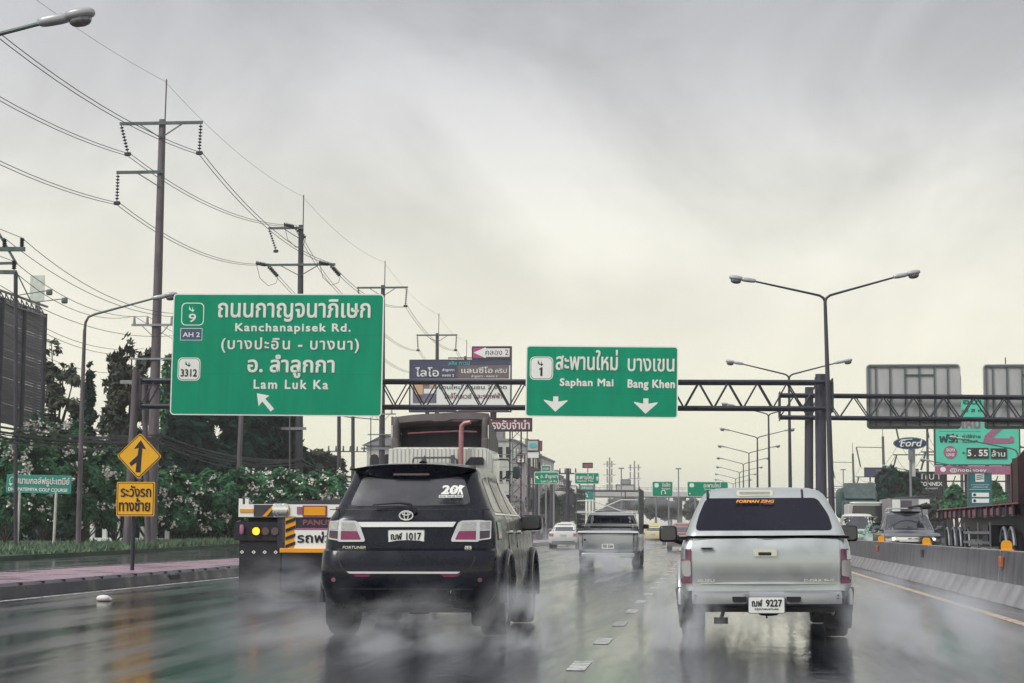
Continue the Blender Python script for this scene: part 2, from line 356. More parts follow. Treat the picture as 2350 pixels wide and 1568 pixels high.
# ------------------------------------------------------------------ ground and roads
def wetroad(name, c1, c2, ra, rb, bump=.12, pud=.9):
    m = bpy.data.materials.new(name); m.use_nodes = True; t = m.node_tree; n = t.nodes; l = t.links; b = n['Principled BSDF']
    tc = n.new('ShaderNodeTexCoord'); mp = n.new('ShaderNodeMapping'); mp.inputs['Scale'].default_value = (1.5, .09, 1); l.new(tc.outputs['Object'], mp.inputs[0])
    a = n.new('ShaderNodeTexNoise'); a.inputs['Scale'].default_value = pud; a.inputs['Detail'].default_value = 7; a.inputs['Roughness'].default_value = .62; a.inputs['Distortion'].default_value = .4; l.new(mp.outputs[0], a.inputs[0])
    f = n.new('ShaderNodeTexNoise'); f.inputs['Scale'].default_value = 28; f.inputs['Detail'].default_value = 5; l.new(tc.outputs['Object'], f.inputs[0])
    r = n.new('ShaderNodeValToRGB'); l.new(f.outputs[0], r.inputs[0]); r.color_ramp.elements[0].color = (*c1, 1); r.color_ramp.elements[1].color = (*c2, 1)
    r.color_ramp.elements[0].position = .3; r.color_ramp.elements[1].position = .75; l.new(r.outputs[0], b.inputs['Base Color'])
    q = n.new('ShaderNodeMapRange'); l.new(a.outputs[0], q.inputs[0])
    for i, z in enumerate((.36, .64, ra, rb)): q.inputs[i + 1].default_value = z
    l.new(q.outputs[0], b.inputs['Roughness']); b.inputs['Specular IOR Level'].default_value = .31
    mp2 = n.new('ShaderNodeMapping'); mp2.inputs['Scale'].default_value = (1.0, .45, 1); l.new(tc.outputs['Object'], mp2.inputs[0])
    w = n.new('ShaderNodeTexNoise'); w.inputs['Scale'].default_value = 3.2; w.inputs['Detail'].default_value = 3; w.inputs['Distortion'].default_value = .8; l.new(mp2.outputs[0], w.inputs[0])
    ad = n.new('ShaderNodeMath'); ad.operation = 'MULTIPLY_ADD'; l.new(f.outputs[0], ad.inputs[0]); ad.inputs[1].default_value = .25; l.new(w.outputs[0], ad.inputs[2])
    bp = n.new('ShaderNodeBump'); bp.inputs['Strength'].default_value = bump; bp.inputs['Distance'].default_value = .03; l.new(ad.outputs[0], bp.inputs['Height']); l.new(bp.outputs[0], b.inputs['Normal'])
    return m
asphalt = wetroad('wet_asphalt', (.004, .007, .014), (.022, .024, .034), .05, .27, .13)
asphalt2 = wetroad('wet_side_asphalt', (.02, .02, .026), (.05, .05, .058), .05, .22, .12, 1.4)
pave = mat('pink_grey_paving', (.21, .12, .165), .35, 0, 0, 1.2, bump=.15, bs=9, col2=(.38, .235, .30), rvar=.2)
kerbm = mat('stained_kerb', (.018, .018, .03), .45, 0, .5, 1.5, bump=.3, col2=(.10, .095, .11), rvar=.2)
soil = mat('far_ground', (.05, .055, .05), .8, 0, .3, .05)
paintw = mat('worn_white_road_paint', (.12, .12, .13), .3, 0, .35, 7, rvar=.15, col2=(.62, .60, .58))
painty = mat('yellow_road_paint', (.55, .36, .20), .35, 0, .25, 5, rvar=.15)
def sheet(name, poly, z, m, kind='structure', sub=0):
    mb = MB().add([(x, y, z) for x, y in poly], [tuple(range(len(poly)))]); o = mb.build(name, m, ang=0); tag(o, kind=kind); return o
sheet('ground', [(-900, -40), (900, -40), (900, 1900), (-900, 1900)], -.06, soil)
sheet('road', [(-10.75, 4), (4.36, 4), (4.36, 900), (-10.75, 900)], 0, asphalt)
sheet('opposite_road', [(4.94, 4), (19, 4), (19, 900), (4.94, 900)], 0, asphalt)
edge = [(-19.5, 4), (-19.8, 40), (-22.5, 60), (-24.1, 80), (-27.0, 105), (-29.5, 130), (-30.2, 400)]
sheet('frontage_road', [(-13.8, 4), (-13.8, 400), *edge[::-1]], 0, asphalt2)
# kerbed island between the two carriageways
isl = MB().prismx([(4, 0), (4, .2), (400, .2), (400, 0)], -13.78, -10.95); isl.build('pavement', pave, ang=0)['kind'] = 'structure'
kb = MB()
kp = [(-10.95, 0), (-10.72, 0), (-10.76, .17), (-10.82, .215), (-10.95, .215)]
kb.prism(kp, 4, 400)
for y in range(8, 200, 1): kb.box((-10.835, y, .2), (.17, .012, .04), 1)
for y in (37.5, 52, 67): kb.box((-10.79, y, .09), (.12, .7, .1), 1)
kb.build('kerb', [kerbm, signblack], ang=0)['kind'] = 'structure'
# grass verge
vg = MB(); n = len(edge)
vs = [(x, y, .15) for x, y in edge] + [(-140, y, .15) for x, y in edge] + [(x, y, -.02) for x, y in edge]
vg.add(vs, [(i, i + 1, i + 1 + n, i + n) for i in range(n - 1)] + [(i, i + 2 * n, i + 1 + 2 * n, i + 1) for i in range(n - 1)])
vgo = vg.build('terrain', mat('verge_soil', (.03, .055, .035), .8, 0, .4, .5, bump=.3), ang=0); tag(vgo, kind='structure')
rk = MB(); rk.prismx([(4, 0), (4, .15), (900, .15), (900, 0)], 19, 140); rk.build('roadside_ground', mat('right_verge', (.05, .06, .05), .7, 0, .4, .4), ang=0)['kind'] = 'structure'
g = MB()
def edge_x(y):
    for (xa, ya), (xb, yb) in zip(edge, edge[1:]):
        if ya <= y <= yb: return xa + (xb - xa) * (y - ya) / (yb - ya)
    return edge[-1][0]
for i in range(15000):
    y = random.uniform(62, 175); x = edge_x(y) - .2 - abs(random.gauss(0, 5)) * random.random()
    h = random.uniform(.10, .34) * (1 + .8 * noise.noise(Vector((x * .4, y * .15, 0)))); a = random.uniform(0, 6.28); w = random.uniform(.03, .08)
    dx, dy = math.cos(a) * w, math.sin(a) * w; lx, ly = random.gauss(0, .09), random.gauss(0, .09)
    g.add([(x - dx, y - dy, .14), (x + dx, y + dy, .14), (x + lx, y + ly, .14 + h)], [(0, 1, 2)])
go = g.build('grass', grassm, ang=0); tag(go, 'patchy green grass along the roadside verge', 'grass', kind='stuff')
# painted markings
mk = MB()
def mark(x0, x1, y0, y1, mi=0): mk.add([(x0, y0, .004), (x1, y0, .004), (x1, y1, .004), (x0, y1, .004)], [(0, 1, 2, 3)], mi)
for k in range(60): y = 8.0 + 3.45 * k; mark(-1.13, -.98, y, y + 1.05)
for k in range(50): y = 9.5 + 3.45 * k; mark(-4.62, -4.50, y, y + 1.0) if k > 16 else None
mark(-10.42, -10.27, 8, 300); mark(3.63, 3.78, 8, 300, 1); mark(-17.2, -17.1, 30, 62)
mk.build('road_markings', [paintw, painty], ang=0)['kind'] = 'structure'
# ------------------------------------------------------------------ concrete median barrier, one object for each cast length
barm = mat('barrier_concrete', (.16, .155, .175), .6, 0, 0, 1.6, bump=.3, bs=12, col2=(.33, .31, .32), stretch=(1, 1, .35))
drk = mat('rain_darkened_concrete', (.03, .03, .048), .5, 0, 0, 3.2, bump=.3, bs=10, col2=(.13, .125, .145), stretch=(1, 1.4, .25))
bp_ = [(4.36, 0), (4.38, .06), (4.52, .31), (4.57, .80), (4.73, .80), (4.78, .31), (4.92, .06), (4.94, 0)]
def barrier_seg(y0, y1):
    mb = MB(); n = len(bp_); a, b = y0 + .03, y1 - .03
    mb.v = [(x, a, z) for x, z in bp_] + [(x, b, z) for x, z in bp_]
    mb.f = [tuple(range(n)), tuple(range(n, 2 * n))[::-1]] + [(i, i + n, (i + 1) % n + n, (i + 1) % n) for i in range(n)]
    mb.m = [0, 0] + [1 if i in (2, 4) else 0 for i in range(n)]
    return mb
proto = None; LSEG = 3.7
for k in range(46):
    y0 = 16.0 + LSEG * k
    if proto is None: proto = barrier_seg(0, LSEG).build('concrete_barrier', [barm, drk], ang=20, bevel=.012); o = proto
    else: o = proto.copy(); COL.objects.link(o)
    o.location = (0, y0, 0); o.rotation_euler.z = random.uniform(-.002, .002)
    tag(o, 'rain stained concrete median barrier length beside the yellow line', 'barrier', 'concrete median barrier lengths')
    for d in range(9):
        yr = 30.7 + 11.1 * d
        if y0 <= yr < y0 + LSEG:
            q = MB().prism([(-.085, 0), (.085, 0), (.085, .09), (.07, .135), (.04, .155), (-.04, .155), (-.07, .135), (-.085, .09)], -.02, .02)
            q.box((0, 0, .004), (.22, .08, .02)); q.build('top_reflector', amber, o, loc=(4.65, yr - y0, .80))
            q = MB().box((0, 0, 0), (.05, .16, .17)).box((-.004, .11, 0), (.045, .05, .17)); q.build('side_reflector', orangerefl if d % 2 == 0 else plastic, o, loc=(4.52, yr - y0 - .3, .62), bevel=.01)
# ------------------------------------------------------------------ black suv
def hero_suv():
    R = empty('suv', (-2.995, 18.65, 0)); R.rotation_euler.y = math.radians(-.35); R.scale = (1.02, 1, 1); tag(R, 'black sport utility vehicle with roof spoiler, white window sticker and wide chrome strip', 'suv')
    lv = [(.30, .16, 4.45, .78), (.42, .06, 4.62, .86), (.55, .01, 4.68, .895), (.68, 0, 4.70, .90), (.80, .02, 4.70, .895), (.875, .05, 4.68, .89), (.90, .11, 4.66, .88),
          (1.05, .13, 4.62, .872), (1.13, .15, 4.45, .86), (1.17, .155, 4.2, .852), (1.20, .165, 3.75, .84), (1.24, .19, 3.50, .815), (1.33, .235, 3.34, .765), (1.45, .30, 3.10, .715), (1.58, .37, 2.86, .66),
          (1.66, .42, 2.66, .645), (1.715, .47, 2.5, .61), (1.75, .55, 2.3, .50), (1.77, .8, 2.1, .36), (1.775, 1.1, 1.9, .2)]
    bm = body_loft(lv, rr=.17, rf=.35, br=.05, bf=.25, sb=.035); V = bvh_of(bm)
    body = bm.build('body', blackpaint, R); arches(body, (.93, 3.68), .385, .9)
    X = lambda c: (c - 604) * .001572
    Z = lambda c: 2.310 - .001572 * c
    S = lambda pts: [(X(a), Z(b)) for a, b in pts]
    def piece(name, polys, m, off=.004, side='rear', par=R, g=.08):
        q = MB()
        for i, p in enumerate(polys): wrap(q, V, p, side, off, 0, g)
        return q.build(name, m, par)
    win = rpoly(S([(222, 615), (285, 440), (930, 440), (985, 600), (960, 622), (600, 628), (250, 628)]), .05)
    wo = piece('rear_window', [win], glasss, .005)
    # dark window surround and tailgate seams
    piece('tailgate_seam', [S([(165, 905), (170, 905), (183, 975), (205, 1020), (245, 1046), (243, 1052), (200, 1027), (176, 978)]), S([(1040, 905), (1035, 905), (1022, 975), (1000, 1020), (960, 1046), (962, 1052), (1005, 1027), (1029, 978)]),
                            S([(100, 648), (1110, 648), (1110, 653), (100, 653)])], signblack, .003)
    sp = MB(); ps = [(X(250), .0), (X(1005), .0)]
    n = 14; vs = []
    for j, (yy, zt, zb, sh) in enumerate(((.30, 1.745, 1.625, 0), (.31, 1.735, 1.60, 0), (.62, 1.765, 1.66, -.02))):
        for i in range(n + 1):
            t = i / n * 2 - 1; e = abs(t) ** 2.6
            vs.append((t * .63, yy + .07 * abs(t) ** 2, zt - .05 * e))
            vs.append((t * (.63 + sh), yy + .05 + .07 * abs(t) ** 2, (zb + (.105 * e if j < 2 else 0))))
    m2 = (n + 1) * 2
    for j in range(2):
        for i in range(n):
            a = j * m2 + i * 2; sp.f += [(a, a + 2, a + m2 + 2, a + m2), (a + 1, a + m2 + 1, a + m2 + 3, a + 3)]
    for i in range(n): sp.f.append((i * 2, i * 2 + 1, i * 2 + 3, i * 2 + 2))
    sp.v = vs; sp.m = [0] * len(sp.f); sp.build('spoiler', blackpaint, R, ang=60)
    st = MB(); st.prism(rrect(-.18, 1.632, .18, 1.652, .008), .33, .35); st.build('high_brake_light', darklens, R)
    # wiper
    w = MB(); w.tube([(.05, .18, 1.27), (.02, .165, 1.335), (-.10, .175, 1.355), (-.36, .185, 1.335)], [.02, .013, .011, .008], 8); w.tube([(.05, .23, 1.27), (.05, .165, 1.27)], .028, 12); w.build('wiper', plastic, R)
    # chrome strip, emblem, badges
    piece('chrome_strip', [S([(285, 730), (905, 730), (885, 762), (308, 762)])], brighttrim, .022)
    e = MB()
    def ell(cx, cz, a, b, t, n=28):
        pts = [(cx + a * math.cos(2 * math.pi * i / n), -.012, cz + b * math.sin(2 * math.pi * i / n)) for i in range(n + 1)]; e.tube(pts, t, 6, cap=False)
    ell(0, 0, .066, .044, .007); ell(0, 0, .02, .042, .006); ell(0, .020, .040, .016, .006)
    eo = e.build('emblem', brighttrim, R, loc=(X(592), .140, Z(690)))
    def lettering(par, s, x0, y0, x1, y1, yy, m, name='badge', bold=.03, slant=0):
        q = MB(); tx(q, s, X(x0), Z(y1), X(x1), Z(y0), yy, bold, slant=slant); return q.build(name, m, par, ang=0)
    lettering(R, 'FORTUNER', 192, 882, 340, 900, .118, chrome, slant=.2); lettering(R, 'V VVT-i', 245, 912, 310, 922, .118, chrome, slant=.1)
    q = MB(); q.prism(rrect(X(962), Z(905), X(1003), Z(882), .008), .112, .13); lettering(q.build('grade_badge', chrome, R), 'LS', 968, 886, 997, 901, .109, signblack, 'lettering')
    # sticker: 20x with white underline text
    q = MB(); yw = .218
    tx(q, '20', X(800), Z(568), X(905), Z(502), yw, .05, slant=.18); tx(q, 'AIR', X(815), Z(560), X(900), Z(525), yw - .004, 0)
    q.prism([(X(a), Z(b)) for a, b in ((905, 568), (915, 535), (905, 520), (918, 500), (950, 508), (938, 520), (930, 530), (942, 568), (930, 568), (922, 545), (914, 568))], yw - .003, yw)
    q.prism([(X(790), Z(590)), (X(943), Z(590)), (X(943), Z(572)), (X(790), Z(572))], yw - .002, yw)
    so_ = q.build('window_sticker', signwhite, R, ang=0); so_.rotation_euler.x = 0
    so_.location = (0, 0, 0); q = MB(); tx(q, 'ROYAL THAI AIR FORCE', X(795), Z(587), X(938), Z(576), yw - .006, .02); q.build('lettering', signblack, so_, ang=0)
    Ms = Matrix.Translation((0, .26, 1.42)) @ Matrix.Rotation(-math.radians(25), 4, 'X') @ Matrix.Translation((0, -.26, -1.42))
    so_.matrix_local = Ms
    # tail lights
    for s in (-1, 1):
        o1 = [(128, 722), (160, 718), (268, 722), (292, 735), (333, 842), (330, 855), (165, 856), (160, 848), (90, 838), (90, 722)]
        sp_ = lambda pts: [(s * (X(a) + .0), Z(b)) for a, b in pts] if s < 0 else None
        def mir(pts):
            r = [(X(a), Z(b)) for a, b in pts]
            return r if s < 0 else [(-x, z) for x, z in r][::-1]
        t = piece('tail_light', [rpoly(mir(o1), .015)], chrome, .014, g=.05)
        piece('clear_lens', [mir([(178, 732), (262, 735), (281, 782), (178, 780)]), mir([(96, 730), (155, 730), (155, 778), (96, 776)])], clearlens, .020, par=t, g=.05)
        piece('red_lens', [mir([(178, 786), (283, 788), (306, 836), (304, 842), (178, 842)])], redlens, .021, par=t, g=.05)
        piece('dark_lens', [mir([(96, 784), (155, 786), (155, 838), (96, 830)])], darklens, .020, par=t, g=.05)
    piece('bumper_trim', [rpoly(S([(230, 1042), (943, 1042), (925, 1055), (250, 1055)]), .008)], brighttrim, .02)
    for s in (-1, 1):
        c = MB(); wrap(c, V, rpoly([(X(604 + s * a), Z(b)) for a, b in ([(345, 1056), (215, 1056), (235, 1075), (310, 1074)] if s < 0 else [(215, 1056), (345, 1056), (310, 1074), (235, 1075)])], .01), 'rear', .012); c.build('bumper_reflector', redlens, R)
        q = [(s * .72 + .022 * math.cos(i * .5236), .59 + .022 * math.sin(i * .5236)) for i in range(12)]
        c = MB(); wrap(c, V, q, 'rear', .008); c.build('round_reflector', rustp, R)
    c = MB(); c.box((0, .02, .50), (1.3, .01, .008)); c.build('bumper_seam', signblack, R)
    plate(R, X(594), .125, Z(834), .352, .155, [('ฌฬ', -.44, -.12), ('1017', .0, .42)], 'กรุงเทพมหานคร')
    # underbody, exhaust, mudflaps
    u_ = MB(); u_.box((0, 2.3, .34), (1.25, 4.0, .16)); u_.tube([(-.62, .93, .36), (.62, .93, .36)], .055, 12); u_.sbox((0.0, .93, .36), (.34, .3, .3), 3, 14); u_.sbox((.0, .35, .42), (1.15, .5, .28), 4, 16)
    u_.box((-.35, .62, .25), (.1, .9, .06)); u_.build('underbody', plastic, R)
    ex = MB(); ex.tube([(.45, .5, .40), (.45, .02, .42)], .04, 16, cap=False); ex.tube([(.45, .5, .40), (.45, .02, .42)], .034, 16, 1, cap=False); ex.build('exhaust_pipe', [chrome, signblack], R)
    for s in (-1, 1):
        MB().prism(rpoly([(s * .73 - .14, .12), (s * .73 + .13, .12), (s * .73 + .14, .50), (s * .73 - .15, .50)], .04), .44, .46).build('mud_flap', rubber, R)
        for y in (.93, 3.68): wheel(R, s * .775, y, .385, .26)
        # side glass, seams, handles, flares
        side = 'right' if s > 0 else 'left'
        if s > 0 or True:
            for pw in ([(.62, 1.27), (.78, 1.60), (1.05, 1.63), (1.20, 1.63), (1.22, 1.26)], [(1.30, 1.26), (1.30, 1.64), (2.02, 1.64), (2.06, 1.25)], [(2.14, 1.25), (2.11, 1.64), (2.45, 1.62), (3.05, 1.30), (3.02, 1.26)]):
                q = MB(); wrap(q, V, rpoly(pw, .04), side, .004); q.build('side_window', glassd, R)
            q = MB(); wrap(q, V, [(.58, 1.235), (3.15, 1.235), (3.15, 1.25), (.58, 1.25)], side, .008); q.build('window_trim', chrome, R)
            for yy in (1.27, 2.10):
                q = MB(); wrap(q, V, [(yy, .45), (yy + .008, .45), (yy + .008, 1.24), (yy, 1.24)], side, .002); q.build('door_seam', signblack, R)
            for yy in (1.42, 2.25):
                q = MB(); wrap(q, V, rpoly([(yy, 1.04), (yy + .17, 1.04), (yy + .17, 1.075), (yy, 1.075)], .012), side, .035); q.build('door_handle', chrome, R)
            q = MB(); wrap(q, V, [(.42, .98), (.62, .98), (.64, 1.16), (.42, 1.165)], side, .012); q.build('side_lens', darklens, R)
            for yw in (.93, 3.68):
                q = MB(); pts = [(s * (.885 + .02), yw + .47 * math.cos(a), .385 + .47 * math.sin(a)) for a in [math.radians(k) for k in range(-8, 190, 12)]]
                q.tube(pts, .035, 8); q.build('wheel_arch', blackpaint, R)
            MB().tube([(s * .80, 1.35, .36), (s * .80, 3.2, .36)], .05, 8).build('side_step', plastic, R)
    q = MB(); wrap(q, V, rpoly([(-.66, 1.25), (.66, 1.25), (.55, 1.64), (-.55, 1.64)], .06), 'front', .004); q.build('windscreen', glassl, R)
    for s in (-1, 1):
        q = MB(); wrap(q, V, rpoly([(s * .45 - .22, .92), (s * .45 + .22, .95), (s * .45 + .22, 1.06), (s * .45 - .2, 1.06)], .03), 'front', .01); q.build('headlight', clearlens, R)
    mirror(R, .945, 3.05, 1.165, .235, .18, plastic); mirror(R, -.945, 3.05, 1.155, .235, .18, plastic)
    q = MB(); q.tube([(0, .75, 1.76), (0, .82, 1.80), (0, .86, 1.86)], [.05, .03, .005], 8); q.build('antenna', plastic, R, loc=(.04, .1, -.005))
    return R
hero_suv()
# ------------------------------------------------------------------ silver pickup with canopy
def hero_pickup():
    R = empty('pickup_truck', (.555, 18.95, 0)); tag(R, 'silver pickup truck with canopy and orange lettering on its rear window', 'pickup truck')
    lv = [(.42, .25, 4.9, .80), (.50, .17, 4.95, .84), (.56, .185, 4.98, .862), (.62, .172, 4.98, .865), (.72, .158, 4.98, .862), (.80, .156, 4.98, .86), (.87, .163, 4.94, .856), (.93, .178, 4.9, .85), (.97, .192, 4.6, .84), (1.0, .21, 4.4, .828), (1.015, .20, 4.1, .82), (1.02, .24, 3.8, .80), (1.04, .25, 3.7, .798),
          (1.045, .19, 3.66, .805), (1.09, .21, 3.6, .79), (1.20, .32, 3.4, .75), (1.32, .44, 3.15, .695), (1.42, .54, 2.95, .645), (1.47, .59, 2.8, .61), (1.50, .64, 2.6, .57), (1.53, .80, 2.4, .48), (1.545, 1.1, 2.1, .30)]
    bm = body_loft(lv, rr=.10, rf=.35, br=.03, bf=.25, sb=.02); V = bvh_of(bm)
    body = bm.build('body', silver, R); arches(body, (1.18, 4.05), .34, .86)
    X = lambda c: (c - 1005) * .001171
    Z = lambda c: 1.677 - .001171 * c
    def piece(name, polys, m, off=.004, side='rear', par=R, g=.08):
        q = MB()
        for p in polys: wrap(q, V, p, side, off, 0, g)
        return q.build(name, m, par)
    cx = -.045
    S = lambda pts, dx=0: [(X(a) + dx, Z(b)) for a, b in pts]
    piece('rear_window', [rpoly([(-.685 + cx * .3, 1.098), (.685 + cx * .3, 1.098), (.64, 1.25), (.535, 1.425), (-.585, 1.425), (-.66, 1.25)], .05)], glassd, .006)
    q = MB(); yw = .47
    tx(q, 'FORMAN ZING', X(765), Z(265), X(1088), Z(228), yw, .05, slant=.25); q2 = q.build('window_lettering', orangem, R, ang=0)
    q2.matrix_local = Matrix.Translation((0, yw, 1.39)) @ Matrix.Rotation(-math.radians(43), 4, 'X') @ Matrix.Translation((0, -yw, -1.39)) @ Matrix.Translation((0, -.001, 0))
    q = MB(); tx(q, 'CARRYBOY', X(1000), Z(281), X(1085), Z(270), yw, .04); q3 = q.build('small_lettering', pinkm, R, ang=0); q3.matrix_local = q2.matrix_local.copy()
    for a in (520, 1338): MB().tube([(X(a), .56, 1.425), (X(a), .60, 1.465), (X(a), .66, 1.505)], .013, 6).build('canopy_hinge', plastic, R)
    t = MB(); t.prism(rrect(-.185, -.03, .185, .03, .02), -.03, .06); to = t.build('high_brake_light', chrome, R, loc=(X(928), .60, 1.475))
    l_ = MB(); l_.prism(rrect(-.155, -.014, .155, .014, .01), -.036, -.02); l_.build('lens', clearlens, to)
    # gap between canopy and tailgate
    piece('tailgate_gap', [S([(285, 545), (1712, 535), (1712, 566), (1620, 570), (380, 575), (285, 575)])], signblack, .004)
    tg = MB(); wrap(tg, V, rpoly(S([(382, 580), (600, 568), (1000, 562), (1400, 564), (1622, 574), (1626, 1004), (386, 1008)]), .012), 'rear', .018, g=.06)
    tgo = tg.build('tailgate', silver, R)
    q = MB(); vs = []
    for i in range(25):
        t_ = i / 24; xx = X(450) + (X(1590) - X(450)) * t_; vs.append((xx, .142 + .03 * abs(2 * t_ - 1) ** 3, Z(945)))
    q.tube(vs, [.004 + .013 * math.sin(math.pi * i / 24) for i in range(25)], 8); q.build('crease', silver, tgo)
    q = MB(); q.prism(rrect(X(900), Z(715), X(1097), Z(650), .02), .12, .15); q.prism(rrect(X(942), Z(708), X(1052), Z(680), .01), .112, .13, 1); q.build('handle', [chrome, signblack], tgo)
    q = MB(); q.prism(rrect(X(455), Z(660), X(565), Z(638), .004), .135, .148); q.build('badge_plate', steel, tgo); q = MB(); q.prism(rrect(X(468), Z(656), X(552), Z(642), .003), .13, .14); q.build('badge', signblack, tgo)
    for s, a, b, c, d in (('ISUZU', 432, 908, 568, 932), ('D-MAX', 1325, 905, 1470, 928), ('SLX', 1490, 905, 1575, 922)):
        q = MB(); tx(q, s, X(a), Z(d), X(b if False else c), Z(b), .138, .04); q.build('lettering', chrome, tgo, ang=0)
    for s in (-1, 1):
        def mir(pts):
            r = [((a - 1005) * .001171, Z(b)) for a, b in pts]
            return r if s < 0 else [(-x, z) for x, z in r][::-1]
        o = piece('tail_light', [rpoly(mir([(285, 655), (374, 652), (378, 945), (290, 943), (277, 900), (270, 800), (276, 700)]), .012)], darklens, .016, g=.05)
        piece('clear_lens', [rpoly(mir([(290, 752), (368, 748), (370, 882), (312, 886), (292, 840)]), .02)], clearlens, .024, par=o, g=.05)
        piece('red_lens', [mir([(352, 658), (371, 658), (371, 745), (352, 745)]), mir([(286, 742), (371, 742), (371, 748), (286, 750)]), mir([(300, 890), (375, 888), (376, 942), (303, 940)])], redlens, .022, par=o, g=.05)
        # flared fenders
        for yw in (1.18, 4.05):
            q = MB(); pts = [(s * .862, yw + .42 * math.cos(a), .34 + .42 * math.sin(a)) for a in [math.radians(k) for k in range(0, 181, 10)]]
            q.tube(pts, .035, 10); q.build('fender_flare', silver, R)
        for y in (1.18, 4.05): wheel(R, s * .74, y, .34, .235)
        q = MB(); q.prism(rpoly([(s * .74 - .13, .10), (s * .74 + .13, .10), (s * .76 + .15, .52), (s * .76 - .15, .52)], .03), .76, .775); q.build('mud_flap', rubber, R)
        side = 'right' if s > 0 else 'left'
        for pw in ([(.62, 1.10), (.90, 1.40), (1.55, 1.42), (1.58, 1.09)], [(1.68, 1.09), (1.70, 1.42), (2.20, 1.43), (2.28, 1.09)], [(2.36, 1.09), (2.32, 1.43), (2.75, 1.42), (3.30, 1.12), (3.25, 1.09)]):
            q = MB(); wrap(q, V, rpoly(pw, .04), side, .004); q.build('side_window', glassd, R)
        for yy in (1.60, 2.30, 3.32):
            q = MB(); wrap(q, V, [(yy, .45), (yy + .008, .45), (yy + .008, 1.04), (yy, 1.04)], side, .002); q.build('door_seam', signblack, R)
        q = MB(); wrap(q, V, [(.25, 1.012), (3.6, 1.012), (3.6, 1.04), (.25, 1.04)], side, .003); q.build('canopy_seam', signblack, R)
        q = MB(); wrap(q, V, rpoly([(2.45, .86), (2.64, .86), (2.64, .895), (2.45, .895)], .012), side, .035); q.build('door_handle', chrome, R)
        mirror(R, s * 1.03, 3.15, 1.06, .21, .19, plastic, glass=True)
    # chrome step bumper with plate recess
    q = MB(); n = 26; prof = [(.30, .50), (.06, .495), (.0, .475), (-.01, .43), (.0, .375), (.05, .345), (.30, .34)]
    for i in range(n + 1):
        t_ = i / n * 2 - 1; xx = t_ * .735; dy = .05 * abs(t_) ** 5; ins = .05 if abs(xx + 0) < .20 else 0
        for (yy, zz) in prof: q.v.append((xx, yy + dy + (ins if yy < .06 else 0), zz))
    m = len(prof); q.f = [(i * m + k, (i + 1) * m + k, (i + 1) * m + k + 1, i * m + k + 1) for i in range(n) for k in range(m - 1)] + [tuple(range(m)), tuple(range(n * m, n * m + m))[::-1]]
    q.m = [0] * len(q.f); bo = q.build('rear_bumper', silver2, R, ang=35)
    for a, b in ((712, 838), (1165, 1292)):
        w_ = MB(); w_.prism(rpoly([(X(a), Z(1050)), (X(b), Z(1050)), (X(b) - .01, Z(1095)), (X(a) + .01, Z(1095))][::-1], .015), -.016, .02); w_.build('step_recess', plastic, bo)
    for a in (403, 1600):
        w_ = MB(); w_.tube([(X(a), .04, .46), (X(a), .0, .46)], .008, 8); w_.tube([(X(a), .04, .43), (X(a), .0, .43)], .006, 8); w_.build('bolt', plastic, bo)
    plate(R, X(1001), .005, Z(1121), .345, .150, [('ฌฬ', -.42, -.12), ('9227', -.02, .44)], 'กรุงเทพมหานคร')
    u_ = MB(); u_.box((-.42, 2.5, .40), (.09, 4.6, .12)); u_.box((.42, 2.5, .40), (.09, 4.6, .12)); u_.box((0, .42, .33), (1.34, .3, .09)); u_.tube([(-.66, 1.18, .34), (.66, 1.18, .34)], .05, 12); u_.sbox((.05, 1.18, .34), (.3, .28, .27), 3, 14)
    u_.lathe([(.02, -.08), (.28, -.08), (.31, 0), (.28, .08), (.02, .08)], 24, M=Matrix.Translation((0, .85, .40)) @ Matrix.Rotation(math.pi / 2, 4, 'Y'))
    u_.box((-.45, .5, .19), (.14, .12, .06)); u_.tube([(-.42, .5, .3), (-.45, .45, .2)], .02, 6); u_.box((0, 2.6, .42), (1.1, 3, .1)); u_.build('underbody', plastic, R)
    ex = MB(); ex.tube([(.52, 1.0, .32), (.55, .4, .29), (.66, .3, .28)], .028, 12); ex.build('exhaust_pipe', steel, R)
    ex = MB(); ex.tube([(0, .35, .30), (.005, .34, .22)], [.006, .010], 6); ex.build('strap', gsteel, R)
    q = MB(); wrap(q, V, rpoly([(-.62, 1.08), (.62, 1.08), (.55, 1.42), (-.55, 1.42)], .06), 'front', .004); q.build('windscreen', glassl, R)
    for s in (-1, 1):
        q = MB(); wrap(q, V, rpoly([(s * .6 - .18, .72), (s * .6 + .18, .74), (s * .6 + .18, .88), (s * .6 - .16, .86)], .03), 'front', .01); q.build('headlight', clearlens, R)
    R.rotation_euler.y = math.radians(-.5)
hero_pickup()
